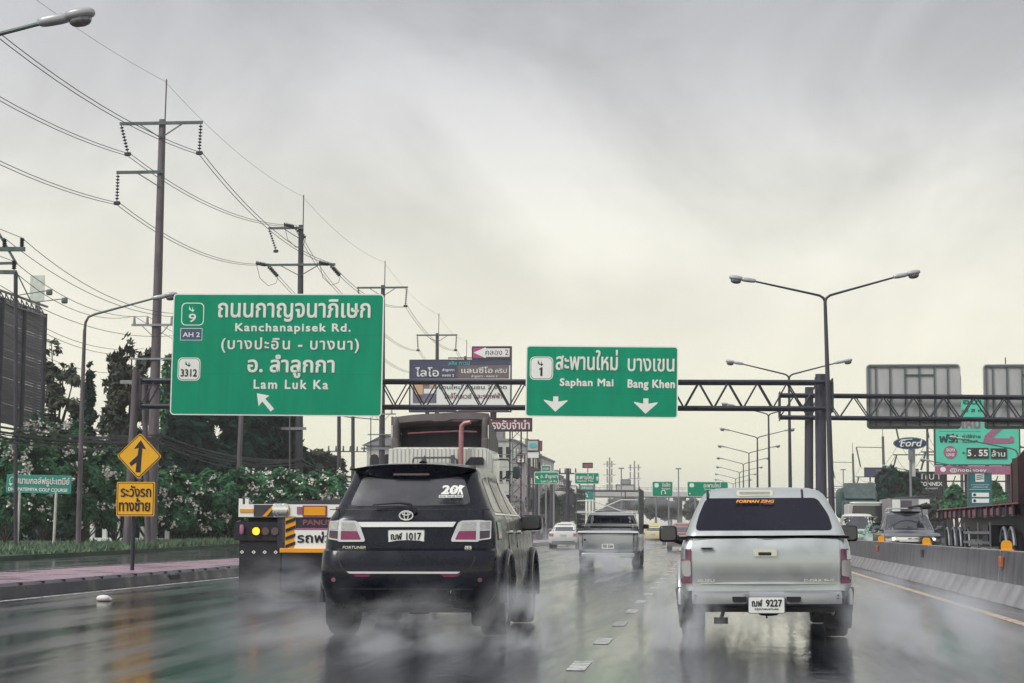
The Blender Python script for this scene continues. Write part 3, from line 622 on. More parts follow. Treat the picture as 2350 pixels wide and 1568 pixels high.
# ------------------------------------------------------------------ general car (rear at y=0, front at +y)
def car(name, loc, label, cat, paint, kind='sedan', L_=4.5, Wd=1.75, H=1.46, facing=False, group=None, front=None, lit=False, stop=redlens, plt=True):
    R = empty(name, (loc[0], loc[1] + (L_ if facing else 0), 0), math.pi if facing else 0); tag(R, label, cat, group)
    hw = Wd / 2
    if kind == 'sedan':
        bz = .92; lv = [(.22, .15, L_ - .2, hw - .12), (.34, .03, L_ - .04, hw - .03), (.55, 0, L_, hw), (.72, .0, L_ - .03, hw), (.84, .04, L_ - .15, hw - .01), (.92, .06, L_ - .9, hw - .04), (.945, .12, L_ - 1.15, hw - .08), (.955, .45, L_ - 1.25, hw - .10),
               (1.08, .72, L_ - 1.55, hw - .18), (1.28, 1.05, L_ - 2.0, hw - .27), (H - .06, 1.35, L_ - 2.3, hw - .36), (H - .01, 1.7, L_ - 2.5, hw - .46), (H, 2.0, L_ - 2.7, hw - .62)]
        gl = (.985, H - .09); gw = (hw - .2, hw - .38); wy = (.95, L_ - .9)
    elif kind == 'suv':
        bz = 1.08; lv = [(.28, .15, L_ - .2, hw - .1), (.42, .02, L_ - .04, hw - .03), (.68, 0, L_, hw), (.90, .02, L_ - .02, hw), (1.0, .05, L_ - .1, hw - .01), (1.08, .08, L_ - .95, hw - .04), (1.14, .12, L_ - 1.3, hw - .09),
               (1.35, .22, L_ - 1.65, hw - .15), (1.6, .34, L_ - 2.05, hw - .24), (H - .08, .42, L_ - 2.3, hw - .30), (H - .02, .55, L_ - 2.5, hw - .38), (H, .9, L_ - 2.8, hw - .58)]
        gl = (1.17, H - .12); gw = (hw - .14, hw - .28); wy = (.9, L_ - .95)
    else:   # pickup with open bed
        bz = .95; lv = [(.40, .15, L_ - .2, hw - .08), (.50, .03, L_ - .04, hw - .02), (.72, 0, L_, hw), (.93, .0, L_ - .02, hw), (1.0, .02, L_ - .15, hw - .01), (1.04, 1.5, L_ - .95, hw - .04), (1.10, 1.52, L_ - 1.25, hw - .09),
               (1.3, 1.58, L_ - 1.6, hw - .15), (1.52, 1.65, L_ - 1.95, hw - .23), (H - .06, 1.72, L_ - 2.2, hw - .29), (H - .01, 1.85, L_ - 2.4, hw - .38), (H, 2.1, L_ - 2.6, hw - .5)]
        gl = (1.14, H - .12); gw = (hw - .16, hw - .30); wy = (1.0, L_ - .9)
    r = .32 if kind == 'sedan' else .37
    bm = body_loft(lv, rr=.16, rf=.35, br=.05, bf=.22, sb=.04); V = bvh_of(bm); b = bm.build('body', paint, R); arches(b, wy, r, hw)
    def pc(nm, poly, m, side, off=.005, g=.12, par=R): q = MB(); wrap(q, V, poly, side, off, 0, g); return q.build(nm, m, par)
    ww = rpoly([(-gw[0], gl[0]), (gw[0], gl[0]), (gw[1], gl[1]), (-gw[1], gl[1])], .06)
    pc('windscreen', ww, glassl, 'front'); pc('rear_window', ww, glasss if kind == 'sedan' else glassd, 'rear')
    zl = .80 if kind == 'sedan' else .92
    for s in (-1, 1):
        side = 'right' if s > 0 else 'left'; x = s * (hw - .19)
        if not facing or True:
            p = [(x - .13, zl - .12), (x + .13, zl - .12), (x + .13, zl + .04), (x - .13, zl + .06)] if kind != 'pickup' else [(s * (hw - .09) - .07, .60), (s * (hw - .09) + .07, .60), (s * (hw - .09) + .07, .96), (s * (hw - .09) - .07, .96)]
            pc('tail_light', rpoly(p, .02), stop, 'rear', .012)
        xf = s * (hw - .26); hp = [(xf - .2, zl - .16 + .02 * s), (xf + .2, zl - .16 - .02 * s), (xf + .2, zl + .02 + .04 * s), (xf - .2, zl + .02 - .04 * s)]
        hl = pc('headlight', rpoly(hp, .03), clearlens, 'front', .012)
        if lit: pc('bulb', rpoly([(xf - .05 - s * .04, zl - .12), (xf + .05 - s * .04, zl - .12), (xf + .05 - s * .04, zl - .04), (xf - .05 - s * .04, zl - .04)], .02), headlit, 'front', .02, par=hl)
        ya, yb = lv[-3][1], lv[-3][2]; y0, y1 = lv[-5][1], lv[-5][2]; ym = (ya + yb) / 2 + .1
        for poly in ([(y0 + .15, gl[0]), (ym - .05, gl[0]), (ym - .05, gl[1]), (ya + .1, gl[1])], [(ym + .05, gl[0]), (y1 + (.1 if kind == 'sedan' else 0), gl[0]), (yb - .15, gl[1]), (ym + .05, gl[1])]):
            pc('side_window', rpoly(poly, .05), glassd, side)
        for y in wy: wheel(R, s * (hw - .13), y, r, .22)
        mirror(R, s * (hw + .08), y1 - .1, gl[0] + .05, .2, .14, paint, glass=not facing)
        pc('door_seam', [(ym, .4), (ym + .012, .4), (ym + .012, gl[0] - .03), (ym, gl[0] - .03)], signblack, side, .003)
    pc('lower_bumper', rpoly([(-hw + .2, .30), (hw - .2, .30), (hw - .25, .42), (-hw + .25, .42)], .03), plastic, 'rear', .006)
    gz = zl - .1
    gr = pc('grille', rpoly([(-.42, gz - .28), (.42, gz - .28), (.5, gz - .02), (-.5, gz - .02)], .05), plastic, 'front', .008)
    q = MB()
    for k in range(3): wrap(q, V, [(-.46, gz - .06 - .09 * k), (.46, gz - .06 - .09 * k), (.46, gz - .03 - .09 * k), (-.46, gz - .03 - .09 * k)], 'front', .02, g=.15)
    q.build('grille_bar', chrome, gr)
    if plt:
        if facing: plate(R, 0, L_ + .01, .42, .34, .15, [('กข', -.42, -.1), ('4821', 0, .42)], flip=-1)
        else: plate(R, 0, -.02, .72 if kind == 'sedan' else .62, .34, .14, [('กข', -.42, -.1), ('5364', 0, .42)])
    return R, V
# white sedan ahead
sed, V = car('sedan', (-8.25, 107, 0), 'white sedan with small red tail lights driving far ahead', 'car', whitep, L_=4.5, Wd=1.75)
q = MB(); q.sbox((0, 2.4, 1.475), (.7, .18, .06), 4, 12); q.build('roof_antenna_pod', whitep, sed)
car('taxi', (-4.2, 141, 0), 'pale yellow taxi partly hidden behind the cage pickup', 'taxi', yellowp, L_=4.5, Wd=1.78)
t = [o for o in bpy.data.objects if o.name == 'taxi'][0]
q = MB(); q.prism([(-.35, 0), (.35, 0), (.28, .13), (.1, .13), (.06, .16), (-.06, .16), (-.1, .13), (-.28, .13)], -.07, .07); q.build('roof_sign', yellowp, t, loc=(0, 2.2, 1.45), bevel=.01)
car('hatchback', (-1.42, 99, 0), 'car with a red roof just beyond the silver pickup mirror', 'car', redp, L_=4.2, Wd=1.7)
# ------------------------------------------------------------------ pickup with open steel cage
cp, V = car('cage_pickup', (-2.87, 53.6, 0), 'silver grey pickup carrying an open steel rail cage over its bed', 'pickup truck', silver2, 'pickup', 4.9, 1.76, 1.62, stop=darklens)
CX = lambda c: (c - 1213) * .2459 / 80.6
CZ = lambda c: 1.1 + (1216 - (936.4 + .2459 * c)) / 80.6
q = MB(); wrap(q, V, rpoly([(CX(985), CZ(1345)), (CX(1440), CZ(1345)), (CX(1440), CZ(1200)), (CX(985), CZ(1200))], .03), 'rear', .02, g=.12); tg = q.build('tailgate', silver, cp)
q = MB(); q.tube([(CX(1000), -.01, CZ(1236)), (CX(1000), -.04, CZ(1236))], .03, 12); q.build('lock', plastic, tg)
q = MB(); q.box((0, .02, CZ(1375)), (1.5, .14, .13)); bo = q.build('rear_bumper', silver2, cp, bevel=.03)
q = MB(); q.box((0, -.055, CZ(1385)), (.7, .02, .06)); q.build('step', whitep, bo)
cage = MB(); zb, zt = CZ(1160), CZ(780)
for s in (-1, 1):
    for y in (.02, .85, 1.65, 2.45, 3.3): cage.tube([(s * .88, y, .98), (s * .88, y, zt + (.12 if y < .1 else .05))], .018, 6)
    for k in range(9):
        z = zb + (zt - zb) * k / 8; cage.bar((s * .88, .02, z), (s * .88, 3.6, z), .012, .125, 2)
cage.tube([(-.88, .02, zt), (.88, .02, zt)], .014, 6); cage.tube([(-.88, 1.45, zt), (.88, 1.45, zt)], .014, 6)
for pts in ([(920, 877), (1080, 877), (1340, 972), (1490, 972)], [(920, 975), (1085, 975), (1330, 867), (1490, 867)], [(915, 985), (1100, 990), (1490, 985)]):
    cage.tube([(CX(a), .02, CZ(b)) for a, b in pts], .016, 6, 1)
for a in (1100, 1190, 1205): cage.tube([(-.84, 1.45, CZ(a - 100)), (.84, 1.45, CZ(a - 100))], .010, 5, 1)
for k in range(5): cage.tube([(-.6 + .3 * k, 1.45, CZ(1140)), (-.6 + .3 * k, 1.45, CZ(1040))], .008, 5, 0)
cage.tube([(-.88, .02, CZ(1180)), (-.84, .02, CZ(1160)), (-.6, .02, CZ(1158)), (.6, .02, CZ(1158)), (.84, .02, CZ(1160)), (.88, .02, CZ(1180))], .02, 6, 1)
cage.build('cage', [gsteel, brighttrim, mat('cage_slat', (.05, .04, .05), .5)], cp)
q = MB(); tl = [(-.85, .04, .97), (-.88, .03, 1.03), (.88, .03, 1.03), (.85, .04, .97)]; q.tube([(-.86, 0, 1.0), (.86, 0, 1.0)], .025, 8); q.build('bed_rail', chrome, cp)
q = MB(); q.tube([(-.5, 1.3, 1.62), (-.45, 1.3, 1.66), (.45, 1.3, 1.66), (.5, 1.3, 1.62)], .02, 6); q.box((0, 1.3, 1.60), (.9, .1, .06)); q.build('load_bar', steel, cp)
# ------------------------------------------------------------------ flatbed truck on the left
def flatbed():
    R = empty('flatbed_truck', (-6.30, 29.9, 0)); tag(R, 'empty flatbed trailer truck with yellow and white tail boards and lit amber lamp', 'truck')
    T = lambda c: (495.7 + .2459 * c - 540) / 144 - 1.25
    Z = lambda c: 1.1 + (1216 - (899.6 + .2459 * c)) / 144
    fr = MB(); fr.box((0, 3.1, Z(1120) - .0), (2.5, 6.2, .14)); fr.box((0, 6.5, 1.30), (2.46, 13, .10))
    for s in (-1, 1): fr.box((s * .45, 6, 1.05), (.14, 12, .4)); fr.box((s * 1.2, 6.4, 1.36), (.08, 12.4, .16))
    for k in range(12): fr.box((0, .6 + k, 1.22), (2.4, .08, .1))
    fr.box((0, .35, 1.0), (2.3, .12, .52)); fr.build('deck', tarp, R, bevel=.01)
    g = MB()
    vs = []; n = 16
    for j, y in enumerate((.4, 1.2, 3, 5, 6)):
        for i in range(n + 1):
            t = i / n; vs.append((-1.05 + 2.2 * t, y, 1.45 + (.13 * math.sin(math.pi * min(1, t * 1.15) * .5) ** .7 * (1 if t > .01 else 0)) * (1 - .06 * j) + .012 * math.sin(9 * t + j)))
    m = n + 1; g.v = vs; g.f = [(j * m + i, j * m + i + 1, (j + 1) * m + i + 1, (j + 1) * m + i) for j in range(4) for i in range(n)]
    b = len(vs); g.v += [(x, y, 1.40) for x, y, z in vs[:m]]; g.f += [(i, b + i, b + i + 1, i + 1) for i in range(n)]; g.m = [0] * len(g.f)
    g.build('folded_cover', tarp, R)
    p = MB(); zc, zt = Z(1188), Z(1070)
    def bx(c0, c1, r0, r1, y, mi): p.box(((T(c0) + T(c1)) / 2, y, (Z(r0) + Z(r1)) / 2), (abs(T(c1) - T(c0)), .02, abs(Z(r0) - Z(r1))), mi)
    bx(190, 1400, 1070, 1190, -.0, 0)
    bx(205, 335, 1115, 1148, -.012, 1)
    bx(338, 524, 1075, 1185, -.012, 2)
    p.prism([(T(420), Z(1185)), (T(460), Z(1185)), (T(524), Z(1110)), (T(524), Z(1076))], -.03, -.022, 1)
    for c in (540, 580, 625): p.sbox((T(c + 12), -.03, Z(1120)), (.13, .05, .2), 3, 12, 3)
    bx(620, 680, 1100, 1165, -.014, 1); bx(750, 800, 1092, 1160, -.014, 5)
    bx(805, 1035, 1080, 1185, -.012, 4); bx(818, 1022, 1092, 1172, -.02, 1)
    bx(1120, 1180, 1092, 1160, -.014, 5); bx(1230, 1390, 1115, 1148, -.012, 1)
    p.build('tail_board', [signwhite, amber, tarp, chrome, maroon, pinkm], R)
    for a in (190, 250): MB().box((T(a + 17), .02, Z(1048)), (.06, .05, .10)).build('marker_post', signwhite, R, bevel=.005)
    b = MB(); b.box((T(900), .02, Z(1330)), (1.15, .03, .52), 0); b.box((.12, .08, .52), (1.3, .02, .85), 0)
    b.build('rear_panel', dsteel, R)
    s = MB(); s.box((T(690), -.0, Z(1332)), (abs(T(740) - T(640)), .02, Z(1185) - Z(1480)), 0)
    for k in range(5):
        z0 = Z(1190 + 75 * k)
        s.prism([(T(645), z0 - .11), (T(645), z0 - .06), (T(738), z0), (T(738), z0 - .05)], -.022, -.012, 1)
    s.build('striped_board', [amber, signblack], R)
    w = MB(); w.box((T(960), -.005, Z(1395)), (T(1190) - T(735), .02, Z(1312) - Z(1482)), 0); w.box((T(960), -.003, Z(1300)), (T(1190) - T(750), .02, .03), 1); wo = w.build('sign_board', [signwhite, pinkm], R)
    q = MB(); tx(q, 'รถพ่วง', T(758), Z(1428), T(1165), Z(1322), -.018, .03); q.build('lettering', signblack, wo, ang=0)
    q = MB(); tx(q, 'PANUS', T(806), Z(1264), T(1080), Z(1212), -.004, .06); q.build('lettering', rustp, R, ang=0)
    MB().box(((T(596) + T(1300)) / 2, -.02, Z(1500)), (T(1300) - T(596), .08, .07)).build('bumper_beam', amber, R, bevel=.006)
    l_ = MB(); l_.tube([(T(362), .05, Z(1322)), (T(362), -.015, Z(1322))], .062, 24); lo = l_.build('amber_lamp', amberlit, R)
    q = MB(); q.lathe([(.075, 0), (.08, .03), (.07, .04), (.066, .0)], 24, M=Matrix.Translation((T(362), -.03, Z(1322))) @ Matrix.Rotation(math.pi / 2, 4, 'Z')); q.build('lamp_ring', plastic, lo)
    for c in (450, 540): MB().tube([(T(c), .05, Z(1322)), (T(c), -.01, Z(1322))], .062, 20).build('tail_lamp', darklens, R)
    MB().box((T(400), .04, Z(1322)), (.85, .03, .30)).build('lamp_bracket', plastic, R)
    MB().sbox((T(228), -.03, Z(1308)), (.07, .05, .16), 4, 12).build('side_lamp', pinkm, R)
    for s in (-1, 1):
        mf = MB(); x0, x1 = (T(195), T(590)) if s < 0 else (-T(590), -T(195)); mf.box(((x0 + x1) / 2, .06, (Z(1375) + .05) / 2), (x1 - x0, .012, Z(1375) - .05)); mo = mf.build('mud_flap', rubber, R)
        d = MB()
        for c in (222, 335, 440, 545):
            cx, cz, r = T(c) * (1 if s < 0 else -1), Z(1518), .034
            o4 = [(r, 0), (0, r * .9), (-r, 0), (0, -r * .9)]
            for i in range(4):
                a, b2 = o4[i], o4[(i + 1) % 4]
                d.add([(cx + a[0], .048, cz + a[1]), (cx + b2[0], .048, cz + b2[1]), (cx + b2[0] * .45, .048, cz + b2[1] * .45), (cx + a[0] * .45, .048, cz + a[1] * .45)], [(0, 1, 2, 3)])
        d.build('diamond_reflector', signwhite, mo, ang=0)
        for y in (1.1, 2.35, 3.6):
            wheel(R, s * 1.06, y, .50, .28); wheel(R, s * .74, y, .50, .24)
        wheel(R, s * 1.05, 12.5, .5, .28); wheel(R, s * 1.0, 16.2, .5, .28)
    # tractor cab, 14 m ahead of the trailer tail
    y0 = 13.9; s_ = 98.7
    CXx = lambda c: (863 + c * .2224 - 1015) / s_
    Zc = lambda c: 1.1 + (1216 - (752.8 + c * .2224)) / s_
    cab = MB(); cab.sbox((0, y0 + 1.1, 1.95), (2.44, 2.2, 2.1), 14, 40)
    zt = Zc(1262); cab.box((0, y0 + .05, (zt + 1.2) / 2), (2.34, .12, zt - 1.2))
    for k in range(24):
        x = -1.1 + 2.2 * k / 23; cab.box((x, y0 - .01, (zt + 1.3) / 2), (.045, .05, zt - 1.3 + (.03 if k % 3 else 0)))
    co = cab.build('cab', whitep, R)
    q = MB(); q.box((0, y0 + .4, 2.25), (2.2, .8, 1.3)); q.box((0, 14, 1.0), (.9, 5, .3)); q.build('cab_frame', dsteel, R)
    fm = MB(); top = Zc(885); bot = Zc(1290)
    # deflector: hollow shell open at the back
    n = 18; A = []; B = []; Ci = []
    for i in range(n + 1):
        t = i / n * 2 - 1; zz = top - .06 * abs(t) ** 3 + .05 * t; xx = t * 1.15
        A.append((xx, y0 + .25, zz)); B.append((xx, y0 + .23, zz - .16 - (.03 if abs(t) < .15 else 0))); Ci.append((xx * .9, y0 + 1.0, zz - .2))
    Fd = [(x * .95, y0 + 2.1, Zc(1262) + .25) for x, _, z in A]
    rows = [Ci, B, A, Fd]; m = n + 1
    for r in rows: fm.v += r
    fm.f = [(j * m + i, j * m + i + 1, (j + 1) * m + i + 1, (j + 1) * m + i) for j in range(3) for i in range(n)]; fm.m = [0] * len(fm.f)
    for s in (-1, 1):
        fm.prismx([(y0 + .25, top - .08), (y0 + 2.1, Zc(1262) + .25), (y0 + 2.1, Zc(1390)), (y0 + .25, Zc(1390))], s * 1.12, s * 1.17)
        fm.sbox((s * 1.06, y0 + .3, top - .42), (.17, .25, .7), 3, 14); fm.sbox((s * 1.07, y0 + .3, Zc(1210)), (.2, .26, .5), 3, 14); fm.box((s * 1.10, y0 + .26, Zc(1300)), (.11, .1, 1.3), 1)
        fm.sbox((s * .55, y0 + .3, top - .17), (.75, .12, .1), 3, 12)
    fm.build('roof_deflector', [tan, whitep], R, ang=50)
    q = MB(); q.add([(-1.05, y0 + .9, Zc(1275)), (1.05, y0 + .9, Zc(1275)), (1.02, y0 + 1.1, top - .2), (-1.02, y0 + 1.1, top - .2)], [(0, 1, 2, 3)])
    q.box((0, y0 + .75, Zc(1275)), (2.1, .5, .05)); q.build('deflector_inside', tarp, R, ang=0)
    q = MB(); q.tube([(CXx(345), y0 + .2, Zc(1100)), (CXx(600), y0 + .2, Zc(1085)), (CXx(860), y0 + .2, Zc(1076)), (CXx(1070), y0 + .2, Zc(1082))], .018, 6); q.build('stay_rod', rustp, R)
    q = MB(); q.tube([(CXx(930), y0 - .2, 1.4), (CXx(930), y0 - .2, Zc(1090)), (CXx(935), y0 - .2, Zc(1030)), (CXx(970), y0 - .22, Zc(1000)), (CXx(1028), y0 - .25, Zc(992))], [.058, .058, .055, .052, .045], 16); q.build('exhaust_stack', pinkpipe, R)
    q = MB(); q.tube([(CXx(425), y0 - .15, Zc(1420)), (CXx(430), y0 - .15, Zc(1372)), (CXx(450), y0 - .15, Zc(1358)), (CXx(850), y0 - .15, Zc(1355)), (CXx(885), y0 - .15, Zc(1380)), (CXx(885), y0 - .15, Zc(1440))], .022, 8); q.box((CXx(842), y0 - .15, Zc(1375)), (.08, .08, .2)); q.build('grab_rail', gsteel, R)
    q = MB(); q.prism(rpoly([(CXx(960), Zc(1430)), (CXx(1155), Zc(1430)), (CXx(1155), Zc(1350)), (CXx(1020), Zc(1350))], .04), y0 - .12, y0 - .03); q.build('air_intake', plastic, R)
    for s in (-1, 1):
        q = MB(); q.sbox((s * 1.64, y0 + 1.9, Zc(1482)), (.17, .1, .30), 5, 18); q.tube([(s * 1.2, y0 + 2, Zc(1340)), (s * 1.42, y0 + 1.95, Zc(1342)), (s * 1.47, y0 + 1.95, Zc(1370)), (s * 1.47, y0 + 1.95, Zc(1500)), (s * 1.3, y0 + 2, Zc(1550))], .022, 8); q.tube([(s * 1.47, y0 + 1.95, Zc(1470)), (s * 1.6, y0 + 1.93, Zc(1475))], .015, 6); q.build('mirror', gsteel, R)
flatbed()
# ------------------------------------------------------------------ small box truck far ahead on the side road
def boxtruck(name, loc, label, w, h, l, paint, boxm, facing=False, cat='truck'):
    R = empty(name, (loc[0], loc[1] + (l if facing else 0), 0), math.pi if facing else 0); tag(R, label, cat)
    q = MB(); q.box((0, (l - 1.7) / 2, (h + .85) / 2), (w, l - 1.7, h - .85)); bo = q.build('cargo_box', boxm, R, bevel=.03)
    q = MB(); q.box((0, -.012, (h + .85) / 2), (.03, .02, h - 1.0)); q.box((-w * .46, -.012, (h + .85) / 2), (.04, .03, h - .9)); q.box((w * .46, -.012, (h + .85) / 2), (.04, .03, h - .9)); q.box((0, -.012, h - .06), (w, .03, .06)); q.build('door_frame', steel, bo)
    ch = min(h - .15, 2.1); q = MB(); q.sbox((0, l - .85, (ch + .45) / 2), (w * .9, 1.7, ch - .45), 7, 24); c = q.build('cab', paint, R)
    q = MB(); q.prism(rpoly([(-w * .38, ch - .75), (w * .38, ch - .75), (w * .34, ch - .2), (-w * .34, ch - .2)], .05), l - .06, l + .01); q.build('windscreen', glassl, c)
    q = MB(); q.box((0, l * .45, .62), (w * .5, l * .9, .2)); q.box((0, 0, .55), (w * .8, .1, .12)); q.build('chassis', dsteel, R)
    for s in (-1, 1):
        for y in (.9, l - .9): wheel(R, s * (w / 2 - .18), y, .38, .24)
        q = MB(); q.box((s * w * .38, -.06, .66), (.22, .03, .1)); q.build('tail_light', redlens, R)
        q = MB(); q.tube([(s * w * .45, l - .3, ch - .5), (s * (w * .45 + .18), l - .3, ch - .45)], .015, 6); q.sbox((s * (w * .45 + .22), l - .3, ch - .55), (.14, .06, .26), 4, 12); q.build('mirror', plastic, R)
        q = MB(); q.prism(rrect(s * w * .33 - .12, .62, s * w * .33 + .12, .78, .02), l - .03, l + .015); q.build('headlight', clearlens, R)
    return R
boxtruck('box_truck', (-17.6, 185, 0), 'small white box truck on the side road behind the suv mirror', 2.1, 2.15, 4.8, whitep, wallw)
# ------------------------------------------------------------------ traffic facing us beyond the barrier
r1, V = car('oncoming_pickup', (6.45, 61.5, 0), 'dark silver pickup facing us with lit headlamps and a loaded roof rack', 'pickup truck', darkgreyp, 'pickup', 5.0, 1.86, 1.74, facing=True, lit=True, plt=False)
q = MB()
for y in (2.2, 3.0): q.tube([(-.62, y, 1.76), (-.60, y, 1.83), (.60, y, 1.83), (.62, y, 1.76)], .02, 6)
q.build('roof_rack', chrome, r1)
q = MB(); q.tube([(.0, 3.2, 1.86), (-.45, 3.2, 1.92), (-.62, 3.2, 2.02)], [.03, .05, .02], 8); q.sbox((-.58, 3.1, 1.90), (.36, .5, .2), 3, 14); q.tube([(-.42, 3.2, 1.9), (-.45, 3.45, 1.55)], .02, 6); q.build('rack_load', plastic, r1)
q = MB(); wrap(q, V, rpoly([(-.62, .80), (.62, .80), (.52, .90), (-.52, .90)], .03), 'front', .03, g=.15); wrap(q, V, rpoly([(-.5, .60), (.5, .60), (.62, .78), (.54, .80), (.44, .66), (-.44, .66), (-.54, .80), (-.62, .78)], .01), 'front', .03, g=.15); gg = q.build('chrome_grille', chrome, r1)
q = MB(); tx(q, 'ISUZU', -.2, .825, .2, .875, 5.04, .05, flip=-1); q.build('lettering', signblack, gg, ang=0)
car('teal_car', (6.75, 73.5, 0), 'light green sedan half hidden behind the dark silver pickup', 'car', tealp, 'sedan', 4.3, 1.7, 1.42, facing=True, plt=False)
r2, V = car('white_suv', (6.65, 84.5, 0), 'white sport utility vehicle facing us behind the light green sedan', 'suv', whitep, 'suv', 4.8, 1.85, 1.86, facing=True, lit=True, plt=False)
boxtruck('minibus', (9.6, 118, 0), 'dark fronted minibus with a white roof edge behind the white suv', 2.1, 2.75, 5.6, darkgreyp, wallw, facing=True, cat='minibus')
mb_ = bpy.data.objects['minibus']
q = MB(); q.prism(rpoly([(-1.0, 1.65), (1.0, 1.65), (.9, 2.62), (-.9, 2.62)], .08), 5.6, 5.7, 0); q.build('windscreen', glassl, mb_)
q = MB(); q.sbox((0, 5.2, 2.78), (2.15, 1.2, .16), 5, 16); q.build('roof_visor', whitep, mb_)
q = MB(); q.prism(rpoly([(-1.02, .5), (1.02, .5), (1.02, 1.66), (-1.02, 1.66)], .08), 5.56, 5.68, 0); q.build('nose', darkgreyp, mb_)
cg = boxtruck('crane_truck', (11.6, 112, 0), 'white cargo truck with square cabinets beside the trailer tail', 2.3, 3.0, 7.5, whitep, wallg, facing=True)
q = MB(); q.box((.85, 7.35, 2.5), (.42, .3, .8), 0); q.box((-.75, 7.35, 2.72), (.6, .3, .4), 0); q.box((.25, 7.3, 2.45), (.6, .3, .8), 1); q.box((0, 7.2, 2.98), (2.35, .4, .06), 1); q.tube([(.9, 7.2, 3.0), (-1.1, 7.2, 3.12)], .03, 6, 1); q.build('cabinet', [signwhite, walld], cg)
# tall tarpaulin covered truck
R = empty('covered_truck', (10.1, 130.5, 0)); tag(R, 'tall truck under a dark green tarpaulin cover beneath the far trees', 'truck')
tg_ = mat('green_tarpaulin', (.012, .06, .055), .5, 0, .3, 1.5, bump=.3, bs=4)
q = MB(); q.sbox((0, 3.5, 3.0), (2.6, 6, 2.2), 6, 28); q.build('cargo_cover', tg_, R)
q = MB(); q.sbox((0, .2, 2.0), (2.4, 1.9, 2.4), 8, 24); c = q.build('cab', tg_, R)
q = MB(); q.prism(rpoly([(-1.0, 1.9), (1.0, 1.9), (.95, 2.7), (-.95, 2.7)], .08), -.80, -.70); q.build('windscreen', glassl, c)
q = MB(); q.prismx([(-.6, 3.25), (-.2, 4.3), (1.2, 4.3), (1.2, 3.25)], -1.0, 1.0); q.build('roof_deflector', gsteel, R)
q = MB(); q.box((0, 3, .8), (1, 7, .3)); q.build('chassis', dsteel, R)
for s in (-1, 1):
    for y in (.3, 4.2, 5.4): wheel(R, s * 1.05, y, .5, .3)
# ------------------------------------------------------------------ low loader trailer at the right
R = empty('lowbed_truck', (8.95, 56.5, 0)); tag(R, 'dark red empty flatbed truck with tall headboard at the right edge', 'truck')
q = MB(); q.box((1.25, 10.0, 1.86), (2.5, 19.6, .06), 0); q.box((.03, 10.0, 1.74), (.06, 19.6, .34), 0); q.box((1.25, 9.5, 1.45), (1.0, 19, .3), 1)
for k in range(15): q.box((-.03, .9 + k * 1.32, 1.74), (.06, .1, .36), 1)
for k in range(15):
    if k % 4 != 1: q.box((-.008, 1.55 + k * 1.32, 1.74 - .02), (.02, random.uniform(.4, .8), .22), 2)
q.box((-.03, 10, 1.92), (.08, 19.6, .04), 2)
q.build('deck', [rustred, dsteel, rustp], R)
q = MB(); q.prism([(-.02, 1.8), (2.5, 1.8), (2.5, 3.55), (.42, 3.55), (-.02, 3.1)], 1.2, 1.3); q.box((1.2, .7, 2.4), (2.4, 1.0, 1.7))
q.build('headboard', rustred, R)
q = MB(); q.tube([(-.02, 1.3, 1.9), (-.02, 1.3, 3.1), (.42, 1.3, 3.55), (2.5, 1.3, 3.55)], .025, 6)
for z in (2.1, 2.6, 2.95, 3.3): q.box((.9, 1.31, z), (.9, .02, .04))
q.build('headboard_rim', rustp, R)
for y in (14.0, 15.6, 17.4):
    wheel(R, .22, y, .56, .34); wheel(R, 2.2, y, .56, .34)
    q = MB(); q.tube([(.05, y + .62 * math.cos(a), .56 + .66 * math.sin(a)) for a in [math.radians(k) for k in range(0, 181, 15)]], .05, 6); q.tube([(.35, y + .62 * math.cos(a), .56 + .66 * math.sin(a)) for a in [math.radians(k) for k in range(0, 181, 15)]], .05, 6); q.build('mud_guard', steel, R)
for y in (2.2, 3.7):
    wheel(R, .22, y, .54, .34); wheel(R, 2.2, y, .54, .34)
    q = MB(); q.tube([(.1, y + .6 * math.cos(a), .56 + .64 * math.sin(a)) for a in [math.radians(k) for k in range(20, 181, 15)]], .06, 6); q.build('mud_guard', steel, R)
q = MB(); q.bar((.02, 6.2, 1.05), (.02, 12.4, 1.05), .05, .09); q.bar((.02, 6.2, .72), (.02, 12.4, .72), .05, .09)
for y in (6.2, 9, 12.4): q.box((.04, y, .95), (.05, .05, .9))
q.build('side_guard', steel, R)
q = MB(); q.box((1.25, 10, 1.1), (.9, 17, .6)); q.box((.5, 7.8, .95), (.8, 1.4, .7)); q.build('chassis', plastic, R)
q = MB(); q.sbox((1.25, -3.2, 1.8), (2.45, 2.3, 2.8), 10, 28); q.build('cab', rustred, R)
for y in (-3.6,):
    wheel(R, .2, y, .54, .34); wheel(R, 2.3, y, .54, .34)
# ------------------------------------------------------------------ overhead gantries
def truss(A, B, h, depth, n, m, name, R, post_in=None):
    q = MB(); A = Vector(A); B = Vector(B); D = Vector((0, depth, 0)); H = Vector((0, 0, h))
    for a in (Vector((0, 0, 0)), D):
        for z in (Vector((0, 0, 0)), H): q.tube([A + a + z, B + a + z], .085, 8)
    for k in range(n):
        p = A.lerp(B, k / n); r = A.lerp(B, (k + .5) / n); e = A.lerp(B, (k + 1) / n)
        for a in (Vector((0, 0, 0)), D):
            q.tube([p + a, r + a + H], .032, 6); q.tube([r + a + H, e + a], .032, 6)
        q.tube([p, p + D], .03, 6); q.tube([r + H, r + H + D], .03, 6); q.tube([p, r + D], .022, 5)
    for p in (A, B):
        for a in (Vector((0, 0, 0)), D): q.tube([p + a, p + a + H], .05, 8)
        q.box(tuple(p + D / 2), (.05, depth + .3, .3)); q.box(tuple(p + D / 2 + H), (.05, depth + .3, .3))
    return q.build(name, m, R)
